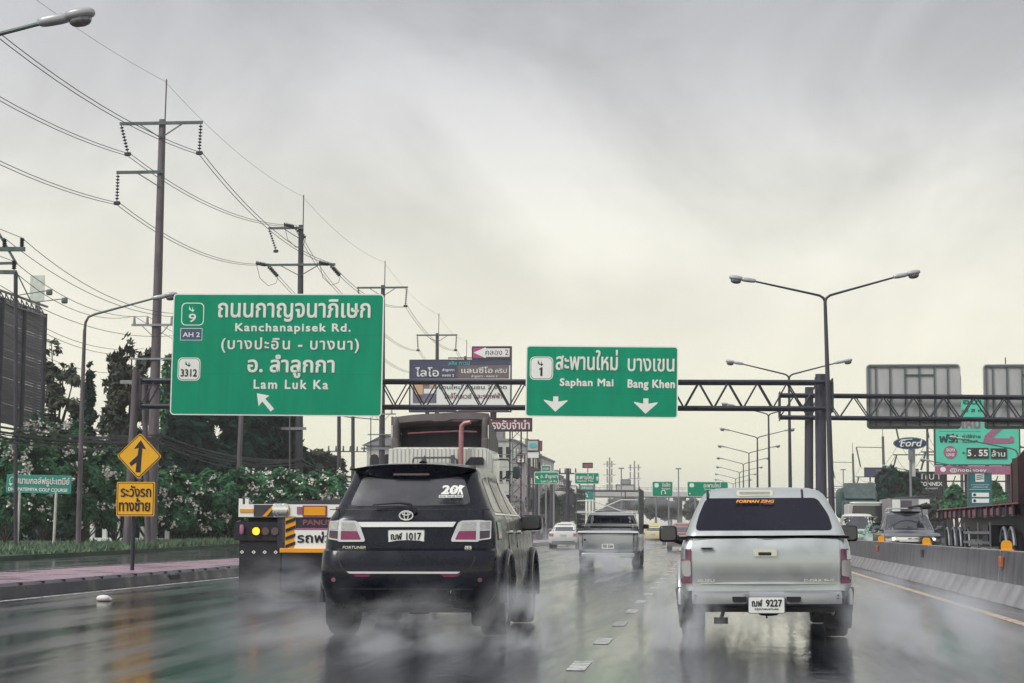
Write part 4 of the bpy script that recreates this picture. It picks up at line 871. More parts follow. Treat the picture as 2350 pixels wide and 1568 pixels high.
def col(R, top, bx, by, w, m, z0=0.0, name='post'):
    q = MB(); q.tube([(bx, by, z0), tuple(top)], [w * .52, w * .48], 16); q.box((bx, by, z0 + .03), (w * 1.8, w * 1.8, .06)); return q.build(name, m, R)
gA, gB = P(322, 931, 80.4), P(1911, 937, 80.4)
R = empty('sign_gantry', (0, 0, 0)); tag(R, 'dark steel truss gantry spanning our road and carrying the two large green signs', 'gantry')
hT = (P(1000, 875, 80.4) - P(1000, 934, 80.4)).z
truss(gA, gB, hT, .95, 24, dsteel, 'truss', R)
t = P(1883, 859, 80.9); col(R, t, 4.65, 80.9, .46, postst, .80)
t = P(1877, 866, 81.9); col(R, t, 4.65, 82.1, .30, postst, .80)
t = P(313, 848, 80.9); b = P(290, 1262, 80.9); col(R, t, b.x, 80.9, .34, concrete, .0)
t = P(330, 866, 81.9); col(R, t, b.x + .6, 82.2, .26, concrete, .0)
gA, gB = P(1790, 957, 91), P(2700, 966, 91)
R = empty('opposite_sign_gantry', (0, 0, 0)); tag(R, 'dark steel truss gantry over the opposite road holding signs seen from behind', 'gantry')
truss(gA, gB, (P(2000, 908, 91) - P(2000, 959, 91)).z, .9, 13, dsteel, 'truss', R)
t = P(1857, 889, 91.4); col(R, t, 4.65, 91.4, .42, postst, .80)
t = P(2700, 900, 91.4); col(R, t, t.x, 91.4, .42, postst)
def panel(name, label, cat, loc, w, h, face, border=signwhite, bw=.05, r=.16, roll=0, th=.05, group=None):
    R = empty(name, loc); R.rotation_euler.y = roll; tag(R, label, cat, group)
    MB().prism(rrect(-w / 2, -h / 2, w / 2, h / 2, r), 0, th).build('border', border, R, ang=0)
    MB().prism(rrect(-w / 2 + bw, -h / 2 + bw, w / 2 - bw, h / 2 - bw, max(.01, r - bw)), -.006, 0).build('face', face, R, ang=0)
    if w > 5:
        q = MB()
        for k in range(1, int(w / 1.2)): q.box((-w / 2 + k * 1.2, -.0065, 0), (.012, .002, h - .12))
        for k in (-1, 1): q.box((0, -.0066, k * h * .16), (w - .12, .002, .012))
        q.build('panel_joint', mat('joint_green', (.0, .17, .10), .7), R, ang=0)
    return R
def shield(R, x0, z0, x1, z1, num, nx, white=True, y=-.008):
    r = (x1 - x0) * .2; q = MB()
    if white:
        q.prism(rrect(x0, z0, x1, z1, r), y - .004, y, 0); q.prism(rrect(x0 + .035, z0 + .035, x1 - .035, z1 - .035, r * .9), y - .006, y - .004, 1); q.prism(rrect(x0 + .055, z0 + .055, x1 - .055, z1 - .055, r * .85), y - .008, y - .006, 0)
    else:
        q.prism(rrect(x0, z0, x1, z1, r), y - .004, y, 0); q.prism(rrect(x0 + .035, z0 + .035, x1 - .035, z1 - .035, r * .9), y - .006, y - .004, 2)
    c = (x0 + x1) / 2; h = z1 - z0; k = 1 if white else 0; zc = z0 + h * .74; a = h * .12
    for d in (-1, 0, 1): q.prism([(c + d * a * 1.1 - a * .28, zc - a * .6 + abs(d) * a * .2), (c + d * a * .55 + a * .1, zc - a * .9), (c + d * a * 1.1 + d * a * .2, zc + a * (1 if d else .9))], y - .0105, y - .008, k)
    q.prism([(c - a * .7, zc - a * .4), (c, zc - a * 1.3), (c + a * .7, zc - a * .4)], y - .0104, y - .008, k)
    if num == '1':
        a0, a1, w1 = z0 + h * nx[2], z0 + h * nx[3], h * .045; q.prism([(c - w1, a0), (c + w1, a0), (c + w1, a1), (c - w1 * .2, a1), (c - w1 * 2, a1 - h * .06), (c - w1 * 2, a1 - h * .12), (c - w1, a1 - h * .09)], y - .014, y - .010, k)
    else: tx(q, num, c + nx[0], z0 + h * nx[2], c + nx[1], z0 + h * nx[3], y - .012, .03, k)
    return q.build('route_shield', [signwhite, signblack, signgreen], R, ang=0)
def arrow(q, pts, y, mi=0): q.prism(pts, y - .004, y, mi)
# large green sign
c = P((398 + 880) / 2 - 4, 814, 79.3)
R = panel('large_road_sign', 'largest green overhead sign with a diagonal arrow and five lines of lettering', 'road sign', c, 8.87, 5.05, signgreen, roll=math.radians(.55), r=.17)
R.scale = (1.04, 1, 1.04); k = .004143; X = lambda a: (a - 1180) * k; Z = lambda a: (750 - a) * k
q = MB()
q = MB(); tx(q, 'ถนนกาญจนาภิเษก', X(570), Z(424), X(2118), Z(195), -.01, .020); q.build('lettering', signwhite, R, ang=0)
q = MB(); tx(q, 'Kanchanapisek Rd.', X(752), Z(545), X(1922), Z(437), -.01, .035, sp=1.18); q.build('lettering', signwhite, R, ang=0)
q = MB(); tx(q, '(บางปะอิน - บางนา)', X(615), Z(735), X(2010), Z(580), -.01, .020, sp=1.15); q.build('lettering', signwhite, R, ang=0)
q = MB(); tx(q, 'อ. ลำลูกกา', X(888), Z(985), X(1770), Z(750), -.01, .022); q.build('lettering', signwhite, R, ang=0)
q = MB(); tx(q, 'Lam Luk Ka', X(955), Z(1095), X(1710), Z(1000), -.01, .04, sp=1.25); q.build('lettering', signwhite, R, ang=0)
q = MB(); arrow(q, [(X(a), Z(b)) for a, b in ((990, 1137), (1118, 1160), (1077, 1190), (1168, 1290), (1135, 1318), (1048, 1218), (1012, 1265))], -.007)
q.build('arrow', signwhite, R, ang=0)
shield(R, X(196), Z(462), X(428), Z(233), '9', (-.16, .16, .14, .52), False)
q = MB(); q.prism([(X(193), Z(612)), (X(416), Z(612)), (X(416), Z(490)), (X(193), Z(490))], -.011, -.007, 0); q.prism([(X(198), Z(607)), (X(411), Z(607)), (X(411), Z(495)), (X(198), Z(495))], -.013, -.011, 1)
tx(q, 'AH 2', X(217), Z(578), X(393), Z(530), -.015, .03, 0); q.build('asian_highway_plate', [signwhite, signblue], R, ang=0)
shield(R, X(176), Z(1016), X(408), Z(785), '3312', (-.35, .35, .17, .50), True)
q = MB()
for x in (-3, -1, 1, 3): q.bar((x, .1, -2.3), (x, .1, 2.3), .08, .08)
q.build('bracket', dsteel, R)
# second green sign
c = P(1380.5, 876, 79.3)
R = panel('medium_road_sign', 'green overhead sign with two down arrows and Saphan Mai lettering', 'road sign', c, 6.33, 2.98, signgreen, roll=math.radians(.7), r=.15)
R.scale = (1.012, 1, 1.012); k = .003; X = lambda a: (a - 1135) * k; Z = lambda a: (640 - a) * k
q = MB()
q = MB(); tx(q, 'สะพานใหม่', X(495), Z(487), X(1360), Z(198), -.01, .018); q.build('lettering', signwhite, R, ang=0)
q = MB(); tx(q, 'บางเขน', X(1495), Z(497), X(2140), Z(312), -.01, .022); q.build('lettering', signwhite, R, ang=0)
q = MB(); tx(q, 'Saphan Mai', X(555), Z(740), X(1303), Z(598), -.01, .04, sp=1.1); q.build('lettering', signwhite, R, ang=0)
q = MB(); tx(q, 'Bang Khen', X(1495), Z(760), X(2150), Z(605), -.01, .04, sp=1.1); q.build('lettering', signwhite, R, ang=0)
for cx, cy in ((500, 955), (1748, 970)):
    q = MB(); arrow(q, [(X(cx + a), Z(cy + b)) for a, b in ((-33, -103), (38, -103), (38, -30), (165, -52), (165, -38), (0, 110), (-160, -42), (-160, -56), (-33, -30))], -.007); q.build('arrow', signwhite, R, ang=0)
shield(R, X(135), Z(623), X(460), Z(300), '1', (-.07, .07, .16, .54), True)
q = MB()
for x in (-2, 0, 2): q.bar((x, .1, -1.4), (x, .1, 1.4), .08, .08)
q.build('bracket', dsteel, R)
# backs of the two signs over the opposite road
for x0, x1, lab in ((1989, 2204, 'bare back of an overhead sign with the wider strip of sky at its left'), (2258, 2473, 'bare back of an overhead sign cut off by the right edge')):
    a, b = P(x0, 985, 92.2), P(x1, 835, 92.2); w, h = b.x - a.x, b.z - a.z
    R = empty('road_sign', ((a + b) / 2)); R.rotation_euler.y = math.radians(-.1); tag(R, lab, 'road sign', 'sign backs over the opposite road')
    MB().prism(rrect(-w / 2, -h / 2, w / 2, h / 2, .2), 0, .04).build('panel', signback, R, ang=0)
    q = MB(); q.tube([(x, -.01, z) for x, z in rrect(-w / 2 + .03, -h / 2 + .03, w / 2 - .03, h / 2 - .03, .18)] + [(-w / 2 + .03 + .18, -.01, -h / 2 + .03)][:0], .03, 6); q.build('edge_trim', signback, R)
    q = MB()
    for x in (-.47, -.40, -.25, -.09, .06, .22, .36): q.bar((x * w, -.05, -h / 2 + .15), (x * w, -.05, h / 2 - .12), .045, .09)
    q.bar((-w * .47, -.05, h / 2 - .12), (w * .47, -.05, h / 2 - .12), .06, .06); q.bar((-.09 * w, -.05, h * .33), (.22 * w, -.05, h * .33), .06, .06)
    q.bar((-w * .48, -.08, -h * .36), (w * .48, -.08, -h * .36), .10, .12); q.bar((-w * .48, -.08, -h * .47), (w * .48, -.08, -h * .47), .07, .1)
    q.build('rib', gsteel, R)
# ------------------------------------------------------------------ merge warning sign
b = P(303, 1319, 38.6); b.z = .2; R = empty('merge_warning_sign', b); tag(R, 'yellow diamond merge arrow sign above a square yellow text board on a post', 'road sign')
t = P(313, 1000, 38.6) - b
q = MB(); q.tube([(0, 0, 0), (t.x * .6, 0, t.z * .95)], .042, 10); q.build('post', dsteel, R)
s_ = 113; c = P(319.5, 1047, 38.45) - b; hd = 54.5 / s_
q = MB(); q.prism(rpoly([(0, -hd), (hd, 0), (0, hd), (-hd, 0)], .05), 0, .02); q.prism(rpoly([(0, -hd + .02), (hd - .02, 0), (0, hd - .02), (-hd + .02, 0)], .05), -.003, 0, 1); q.prism(rpoly([(0, -hd + .045), (hd - .045, 0), (0, hd - .045), (-hd + .045, 0)], .045), -.006, -.003, 0)
po = q.build('diamond_panel', [signyellow, signblack], R, loc=tuple(c), ang=0); po.rotation_euler.y = math.radians(1)
A = lambda a, bb: ((a - 990) * .322 / s_, (545 - bb) * .322 / s_)
q = MB(); q.prism([A(*p) for p in ((998, 428), (1042, 495), (1012, 488), (1006, 664), (968, 664), (972, 592), (933, 620), (918, 598), (978, 540), (984, 485), (948, 495))], -.009, -.006); q.build('arrow', signblack, po, ang=0)
c2 = P(311, 1145.5, 38.45) - b; w, h = 91.5 / s_, 80 / s_
q = MB(); q.prism(rrect(-w / 2, -h / 2, w / 2, h / 2, .02), 0, .02); q.prism(rrect(-w / 2 + .02, -h / 2 + .02, w / 2 - .02, h / 2 - .02, .02), -.003, 0, 1); q.prism(rrect(-w / 2 + .035, -h / 2 + .035, w / 2 - .035, h / 2 - .035, .015), -.006, -.003, 0)
po = q.build('text_board', [signyellow, signblack], R, loc=tuple(c2), ang=0)
q = MB(); tx(q, 'ระวังรถ', -w * .39, h * .06, w * .41, h * .40, -.009, .018); tx(q, 'ทางซ้าย', -w * .43, -h * .36, w * .39, h * .03, -.009, .018); q.build('lettering', signblack, po, ang=0)
# ------------------------------------------------------------------ golf course sign
s_ = 48.2; c = P(89, 1111, 90); c0 = Vector((c.x, 90, .15)); R = empty('golf_course_sign', c0); tag(R, 'small green golf course sign on two pale legs in the verge', 'road sign')
w, h = 157 / s_, 42 / s_; cz = c.z - .15
q = MB(); q.prism(rrect(-w / 2, -h / 2, w / 2, h / 2, .01), 0, .03); q.prism(rrect(-w / 2 + .02, -h / 2 + .02, w / 2 - .02, h / 2 - .02, .01), -.004, 0, 1); bo = q.build('board', [cyanm, signgreen2], R, loc=(0, 0, cz), ang=0); bo.rotation_euler.y = math.radians(1.2)
q = MB(); tx(q, 'สนามกอล์ฟธูปะเตมีย์', -w * .36, -h * .14, w * .48, h * .40, -.007, .02); tx(q, 'DHUPATEMIYA GOLF COURSE', -w * .47, -h * .42, w * .45, -h * .22, -.007, .04)
q.tube([(-w * .44, -.01, -h * .05), (-w * .455, -.01, h * .2), (-w * .44, -.01, h * .32), (-w * .41, -.01, h * .36), (-w * .385, -.01, h * .3), (-w * .38, -.01, -h * .1)], .02, 4); q.prism([(-w * .47, 0), (-w * .40, 0), (-w * .437, -h * .13)], -.01, -.007)
q.build('lettering', signwhite, bo, ang=0)
for dx in (-.295, .27):
    q = MB(); q.tube([(dx * w - .06, .05, 0), (dx * w, .05, cz - h * .4)], .07, 8); q.build('leg', mat('pale_post', (.55, .54, .50), .6, 0, .25, 3), R)
# ------------------------------------------------------------------ street lamps
def lamp_head(mb, c, s, sc=1.0):     # s: direction along x
    M = Matrix.Translation(c) @ Matrix.Rotation(math.radians(-9) * s, 4, 'Y') @ Matrix.Scale(s, 4, (1, 0, 0)) @ Matrix.Scale(sc, 4)
    mb.sbox((.30, 0, 0), (.62, .26, .17), 3.2, 16, 0, M); mb.sbox((.78, 0, .02), (.56, .36, .20), 2.6, 18, 0, M); return M
def double_lamp(loc, H=10.0):
    R = empty('double_street_lamp', loc)
    q = MB(); q.tube([(0, 0, 0), (0, 0, H * .5), (0, 0, H)], [.13, .10, .065], 12); q.box((0, 0, .03), (.4, .4, .06)); q.tube([(0, 0, .05), (0, 0, .5)], .17, 12); q.build('pole', postst, R)
    for s in (-1, 1):
        q = MB(); q.tube([(0, 0, H - .1), (s * .06, 0, H + .04), (s * .2, 0, H + .14), (s * .5, 0, H + .22), (s * 2.72, 0, H + .78)], [.055, .052, .048, .045, .035], 8); q.build('arm', dsteel, R)
        q = MB(); M = lamp_head(q, (s * 2.62, 0, H + .78), s); h = q.build('lamp_head', lampgrey, R)
        q = MB(); q.sbox((.78, 0, -.09), (.42, .28, .24), 2.2, 16, 0, M); q.build('lens', lampglass, h)
    return R
ords = ['nearest', 'second', 'third', 'fourth', 'fifth', 'sixth', 'seventh', 'eighth', 'ninth']
pl = double_lamp((4.65, 73.5, .80), 9.2); arms = ['tallest double armed street lamp, rising beside the gantry post', 'double armed street lamp crossed by the gantry truss, second in the row', 'third double armed street lamp beyond the gantry truss', 'fourth double armed street lamp along the median', 'fifth double armed street lamp along the median', 'sixth double armed street lamp along the median', 'seventh double armed street lamp along the median', 'eighth double armed street lamp above the far signs', 'ninth and farthest double armed street lamp in the row']
pl.rotation_euler.y = math.radians(-1.2)
for i in range(9):
    o = pl if i == 0 else copy_tree(pl); o.location = (4.65 - .02 * i, 73.5 + 37.6 * i, .80)
    if i: o.rotation_euler.y = math.radians(random.uniform(-.4, .4)); o.rotation_euler.z = math.radians(random.uniform(-4, 4))
    tag(o, arms[i], 'street lamp', 'double armed street lamps along the median')
def single_lamp(loc, H, label, reach=4.1, s=1, sc=1.2, m=steel, rz=0, mb_=concrete):
    R = empty('street_lamp', loc); R.rotation_euler.z = rz; tag(R, label, 'street lamp')
    q = MB(); q.tube([(0, 0, 0), (0, 0, H * .6), (s * .03, 0, H - 1.6)], [.13, .10, .08], 12); q.build('pole', mb_, R)
    q = MB(); q.tube([(s * .03, 0, H - 1.65), (s * .06, 0, H - 1.25), (s * .2, 0, H - .98), (s * .5, 0, H - .85), (s * reach, 0, H - .1)], [.075, .07, .06, .055, .045], 8); q.build('arm', gsteel, R)
    q = MB(); M = lamp_head(q, (s * (reach - .1), 0, H - .1), s, sc); h = q.build('lamp_head', lampgrey, R)
    q = MB(); q.sbox((.78, 0, -.09), (.42, .28, .24), 2.2, 16, 0, M); q.build('lens', lampglass, h)
    return R
b = P(179, 1262, 88); tp = P(400, 680, 88); single_lamp((b.x, 88, .15), tp.z - .15, 'single arm street lamp standing before the flowering hedge', tp.x - b.x - 1.0)
tp = P(222, 50, 38.4); single_lamp((tp.x - 4.9, 38.4, .0), tp.z + .1, 'near street lamp reaching in from the upper left corner', 3.7, sc=1.2)
for x, y, d, lab in ((2180, 1005, 150, 'right side street lamp whose bright head crosses the turquoise billboard'), (2112, 1056, 190, 'right side street lamp with its head below the oval sign'), (2025, 1070, 225, 'right side street lamp reaching over the dark green tree'), (1992, 1108, 285, 'small far street lamp beside the dark billboard')):
    h = P(x, y, d); single_lamp((h.x + 5.2, d, .15), h.z - .15, lab, 4.2, s=-1, sc=1.1)
# ------------------------------------------------------------------ power poles
def insul(q, a, b, n=8, r=.125):
    a, b = Vector(a), Vector(b); q.tube([a, b], .025, 6)
    for k in range(n):
        p = a.lerp(b, (k + .8) / (n + .6)); d = (b - a).normalized(); q.tube([p - d * .05, p, p + d * .06], [.04, r, .05], 10)
ATT = []          # wire attachment points per pole
def power_pole(i, d, xt, yt, xb, yb, kind):
    t = P(xt, yt, d); b = P(xb, yb, d); b.z = .15; H = t.z - .15
    lab = ['', 'nearest tall concrete power pole with two arms, left of the large sign', 'power pole with strain insulators rising behind the large green sign', 'third power pole in the row at the right end of the large sign', 'fourth power pole in the row crossing the stacked billboards', 'far power pole in the left row beyond the billboards', 'farthest power pole of the left row'][i] if i else 'first power pole of the left row out past the frame edge'
    R = empty('power_pole', b); tag(R, lab, 'power pole', 'high voltage power poles on the left'); lx = (t.x - b.x) / H
    at = lambda z: Vector((lx * z, 0, z))
    q = MB(); q.tube([at(0), at(H * .5), at(H)], [.34, .26, .19], 14); q.build('pole', concrete if i < 2 else dconc, R)
    q = MB(); q.tube([at(H - .6) + Vector((.17, -.1, 0)), at(H + 2.3) + Vector((.2, -.1, 0))], .045, 6); q.build('mast', concrete, R)
    A = {}; z1 = H - .25; z2 = H - 3.05
    def arm(z, x0, x1):
        q = MB(); q.bar(at(z) + Vector((x0, -.25, 0)), at(z) + Vector((x1, -.25, 0)), .12, .17); q.bar(at(z - .85) + Vector((0, -.25, 0)), at(z - .08) + Vector((x0 * .5, -.25, 0)), .06)
        if x1 > .5: q.bar(at(z - .85) + Vector((0, -.25, 0)), at(z - .08) + Vector((x1 * .5, -.25, 0)), .06)
        q.build('crossarm', gsteel, R)
    def hang(z, x, key, dx=0):
        q = MB(); a = at(z) + Vector((x, -.25, -.08)); e = a + Vector((dx, 0, -1.55)); insul(q, a, e); q.sbox(e + Vector((0, 0, -.12)), (.42, .12, .26), 3, 10); q.build('insulator_string', porcelain, R); A[key] = b + e + Vector((0, 0, -.22))
    if kind == 'a':
        arm(z1, -2.4, 2.4); arm(z2, -2.5, .2); hang(z1, -2.32, 'l', .42); hang(z1, 2.3, 'r', -.05); hang(z2, -2.42, 'm', -.02)
    elif kind == 'b':
        arm(z1, -2.45, .2); arm(z2, -2.9, 2.7); hang(z1, -2.4, 'x', .55)
        for x, z, key in ((-.5, z1 + .1, 'l'), (2.2, z2, 'r'), (-2.6, z2, 'm')):
            q = MB(); c = at(z) + Vector((x, -.25, .02)); insul(q, c + Vector((0, -.1, 0)), c + Vector((-.5, -1.1, .0)), 6, .17); insul(q, c + Vector((.1, .2, -.05)), c + Vector((.65, 1.2, -.75)), 6, .17)
            q.tube([c + Vector((-.5, -1.1, 0)), c + Vector((-.3, -.7, -1.1)), c + Vector((.2, 0, -1.6)), c + Vector((.6, .8, -1.3)), c + Vector((.65, 1.2, -.75))], .02, 5); q.build('strain_insulator', porcelain, R); A[key] = b + c
    else:
        arm(z1, -2.4, 2.4); hang(z1, -2.3, 'l', .1); hang(z1, 2.3, 'r', -.1); A['m'] = b + at(z2) + Vector((-2.2, -.25, -1.6))
    A['g'] = b + at(H + 2.2) + Vector((.1, -.1, 0))
    if i in (0, 1, 2, 3):
        z3 = 12.2 if i < 2 else 11.5
        q = MB(); q.bar(at(z3) + Vector((-1.35, -.3, 0)), at(z3) + Vector((1.35, -.3, 0)), .1, .12)
        for x in (-1.2, -.45, .95): q.tube([at(z3) + Vector((x, -.3, .05)), at(z3) + Vector((x, -.3, .45))], [.09, .06], 8)
        q.bar(at(z3 - .8), at(z3) + Vector((-.8, -.3, 0)), .04); q.bar(at(z3 - .8), at(z3) + Vector((.8, -.3, 0)), .04); q.bar(at(z3 - 1.9) + Vector((-1.3, -.3, 0)), at(z3 - 1.9) + Vector((1.1, -.3, 0)), .08, .1); q.bar(at(z3 - 3.2) + Vector((-1.9, -.3, 0)), at(z3 - 3.2) + Vector((.6, -.3, 0)), .12, .2)
        q.build('lower_crossarm', steel, R)
        for kk, x in (('1', -1.2), ('2', -.45), ('3', .95)): A[kk] = b + at(z3) + Vector((x, -.3, .5))
    A['tel'] = b + at(5.9) + Vector((.2, -.35, 0)); ATT.append(A); return R
power_pole(0, 66.5, -364, -235, -364, 1285, 'a')
power_pole(1, 103, 373, 275, 345, 1262, 'a')
power_pole(2, 139, 691, 517, 684, 1250, 'b')
power_pole(3, 174, 879, 655, 875, 1242, 'c')
power_pole(4, 217, 1003.5, 765, 1001, 1236, 'c')
power_pole(5, 262, 1068, 818, 1066, 1232, 'c')
power_pole(6, 310, 1128, 880, 1127, 1230, 'c')
def span(q, a, b, sag, r, n=14):
    a, b = Vector(a), Vector(b); q.tube([a.lerp(b, k / n) - Vector((0, 0, sag * 4 * (k / n) * (1 - k / n))) for k in range(n + 1)], r, 4, cap=False)
names = {'l': 'upper left', 'r': 'upper right', 'm': 'lower'}
for key in 'lrm':
    q = MB()
    for A, B in zip(ATT, ATT[1:]):
        for off in (0, .30): span(q, A[key] + Vector((off * .6, 0, off * .3)), B[key] + Vector((off * .6, 0, off * .3)), 1.05, .020)
    o = q.build('power_line', wirem, ang=0); tag(o, f'twin high voltage wires strung along the {names[key]} insulators of the poles', 'power line', 'high voltage wires')
q = MB()
for A, B in zip(ATT, ATT[1:]): span(q, A['g'], B['g'], .7, .009)
tag(q.build('earth_wire', wirem, ang=0), 'thin earth wire joining the mast tips of the power poles', 'power line')
q = MB()
for A, B in zip(ATT[1:4], ATT[2:5]):
    if '1' in A and '1' in B:
        for kk in '123': span(q, A[kk], B[kk], .6, .014)
tag(q.build('medium_voltage_line', wirem, ang=0), 'three thin wires on the lower crossarms behind the large sign', 'power line')
q = MB()
for A, B in zip(ATT, ATT[1:4]):
    for i in range(9):
        o = Vector((random.uniform(-.3, .3), 0, random.uniform(-.3, .25))); span(q, A['tel'] + o, B['tel'] + o, random.uniform(.5, 1.0), random.uniform(.02, .055), 10)
tag(q.build('telephone_cable_bundle', wirem, ang=0), 'sagging bundle of dark telephone cables in front of the dark trees', 'cable')
# small concrete poles
for x, yt, yb, d, lab in ((548, 940, 1255, 118, 'short leaning concrete pole below the large green sign'), (665, 940, 1250, 128, 'thin grey pole between the two thicker ones over the hedge'), (778, 945, 1242, 150, 'grey pole at the gap of sky behind the black suv'), (810, 950, 1240, 158, 'brown wooden pole beside the gap of sky'), (851, 958, 1240, 170, 'thin pole with a small arm before the house')):
    t, b = P(x + (6 if x < 560 else 0), yt, d), P(x - (7 if x < 560 else 0), yb, d); b.z = .0; R = empty('utility_pole', b); tag(R, lab, 'pole'); t = t - b
    r = .045 if x in (665, 851) else .15
    q = MB(); q.tube([(0, 0, 0), tuple(t)], [r * 1.15, r], 10); q.build('pole', concrete if x < 700 else dconc, R)
    if x in (778, 810):
        q = MB(); q.bar((t.x, 0, t.z - .3), (t.x + (1.1 if x < 800 else 2.2), 0, t.z - .5), .08); q.bar((t.x - .9, 0, t.z - 3.2), (t.x + 1.2, 0, t.z - 3.2), .08)
        for k in range(4): q.tube([(t.x - .8 + .6 * k, 0, t.z - 3.2), (t.x - .8 + .6 * k, 0, t.z - 2.75)], [.09, .05], 6)
        q.build('crossarm', gsteel, R)
    if x == 851:
        q = MB(); q.tube([(0, 0, t.z), (.3, 0, t.z + .6), (1.1, 0, t.z + 1.0)], .04, 6); q.build('arm', gsteel, R)
# far right row of tall poles
rp = [(2308, 870, 268, 'tall pole at the right behind the clipped sign back'), (2205, 905, 317, 'tall pole between the two sign backs'), (2127, 930, 368, 'tall pole right of the oval sign'), (2026, 1002, 452, 'far pole with strain insulators right of the gantry post'), (1957, 1041, 556, 'farthest pole with two crossarms at the right')]
pts = []
for i, (x, y, d, lab) in enumerate(rp):
    t = P(x, y, d); b = P(x + (6 if i > 2 else 4), 1216, d); b.z = 0; R = empty('roadside_power_pole', b); tag(R, lab, 'power pole', 'power poles beyond the opposite road'); H = t.z; lx = (t.x - b.x) / H
    at = lambda z: Vector((lx * z, 0, z)); w = (.30 if i < 3 else .42)
    q = MB(); q.tube([at(0), at(H)], [w, w * .7], 10); q.build('pole', dconc, R)
    q = MB(); q.tube([at(H), at(H + 3)], .08, 5); q.build('mast', dconc, R)
    z1, z2 = H - 2.6, H - 9.5
    q = MB(); q.bar(at(z1), at(z1) + Vector((-6.3, 0, .1)), .18); q.build('crossarm', gsteel, R); q = MB(); q.bar(at(z2) + Vector((-6.5, 0, 0)), at(z2) + Vector((6.5, 0, 0)), .22); q.bar(at(z2 + 1.5), at(z2) + Vector((2.2, 0, 0)), .1); q.build('crossarm', gsteel, R)
    q = MB()
    for a, e in ((at(z1) + Vector((-6.2, 0, 0)), at(z1) + Vector((-5.3, 0, -4.5))), (at(z2) + Vector((-5.8, 0, 0)), at(z2) + Vector((-6.6, 0, -3))), (at(z2) + Vector((6, 0, 0)), at(z2) + Vector((6.8, 0, -3)))): q.tube([a, e], .16, 6)
    q.build('insulator_string', porcelain, R); pts.append((b + at(z1) + Vector((-5.3, 0, -4.5)), b + at(z2) + Vector((-6, 0, 0)), b + at(z2) + Vector((6, 0, 0))))
q = MB()
for A, B in zip(pts, pts[1:]):
    for k in range(3): span(q, A[k], B[k], 3, .035)
tag(q.build('far_power_line', wirem, ang=0), 'thin far wires between the poles beyond the opposite road', 'power line')
# ------------------------------------------------------------------ steel frame and hoarding at the far left
d = 84; b = P(33, 1262, d); b.z = .15; R = empty('transformer_frame', b); tag(R, 'steel and concrete pole frame with stub insulators at the left edge', 'pole')
L_ = lambda x, y: P(x, y, d) - b
for x in (-12, 36): q = MB(); q.tube([tuple(L_(x, 1262)), tuple(L_(x, 625 if x > 0 else 560))], .10, 8); q.build('post', dconc, R)
q = MB(); q.bar(L_(-60, 572), L_(57, 572), .16, .2); q.bar(L_(-60, 624), L_(38, 625), .14, .18); q.bar(L_(-60, 606), L_(34, 604), .10, .12); q.bar(L_(-6, 530), L_(38, 606), .10); q.bar(L_(38, 625), L_(70, 690), .05); q.build('crossarm', gsteel, R)
for x, y in ((50, 570), (10, 572), (32, 622)):
    q = MB(); c_ = L_(x, y); insul(q, c_ + Vector((0, 0, .05)), c_ + Vector((0, 0, .5)), 5, .12); q.build('insulator', porcelain, R)
q = MB(); P1 = ATT[1]
src = [P(50, 546, d), P(12, 548, d), P(32, 600, d), P(38, 628, d), P(0, 655, d)]
dst = [P(404, 720, 100), P(404, 728, 100), P1['2'], P1['1'], P(404, 770, 100)]
for a, e in zip(src, dst): span(q, a, e, .8, .016)
for a in src[:3]: span(q, a, Vector((a.x - 1.5, 30, a.z + 2.0)), .5, .016)
for y0_, y1_ in ((670, 800), (682, 812), (745, 850)): span(q, P(-20, y0_, d), P(330, y1_, 100), .9, .014)
tag(q.build('distribution_line', wirem, ang=0), 'several dark wires running from the left edge frame to the tall pole', 'power line')
# hoarding seen from behind
d0, d1 = 100, 122; A, B = P(-60, 660, d0), P(99, 719, d1); zb = 7.0
R = empty('hoarding', (B.x, B.y, .15)); tag(R, 'dark slatted back of a large roadside hoarding at the left edge', 'billboard')
O = Vector((B.x, B.y, .15)); Av, Bv = A - O, B - O; q = MB(); n = 44
hm = mat('dark_slat', (.05, .05, .068), .6, 0, .3, 1.2, stretch=(.3, .3, 4))
for k in range(n):
    t = k / n; za = (Av.z) * (1 - t) + zb * t; zc = Bv.z * (1 - t) + zb * t; dz = random.uniform(-.01, .02)
    q.bar((Av.x, Av.y, za + dz), (Bv.x, Bv.y, zc), .05, (Av.z - zb) / n * 1.02 if k % 9 else (Av.z - zb) / n * .9)
q.build('panel', hm, R, ang=0)
q = MB()
for t in (0, .33, .66, 1): p = Av.lerp(Bv, t); q.tube([(p.x, p.y + .4, 0), (p.x, p.y + .4, p.z)], .16, 8)
for t in (0, .5, 1): p = Av.lerp(Bv, t)
q.build('support', dsteel, R)
q = MB(); up = Vector((0, -.6, .35)); q.bar(Av + up, Bv + up + Vector((.5, 0, 0)), .12, .12); q.bar(Av + Vector((0, -.6, -.3)), Bv + Vector((.4, -.6, -.3)), .1, .1)
for k in range(14):
    p = Av.lerp(Bv, k / 13); q.bar(p + up, p + Vector((0, .3, -.1)), .05); q.bar(p + up, p + Vector((0, -.6, -.3)), .05)
q.build('catwalk', dsteel, R)
for x0, y0_, x1, y1_ in ((40, 672, 110, 667), (80, 688, 145, 686)):
    q = MB(); a, e = P(x0, y0_ + 6, d1) - O, P(x1, y1_, d1) - O; q.tube([a, e], .035, 5); q.sbox(e + Vector((.1, 0, -.12)), (.42, .3, .42), 4, 10); q.build('floodlight', gsteel, R)
a, e = P(68, 692, 145), P(103, 632, 145)
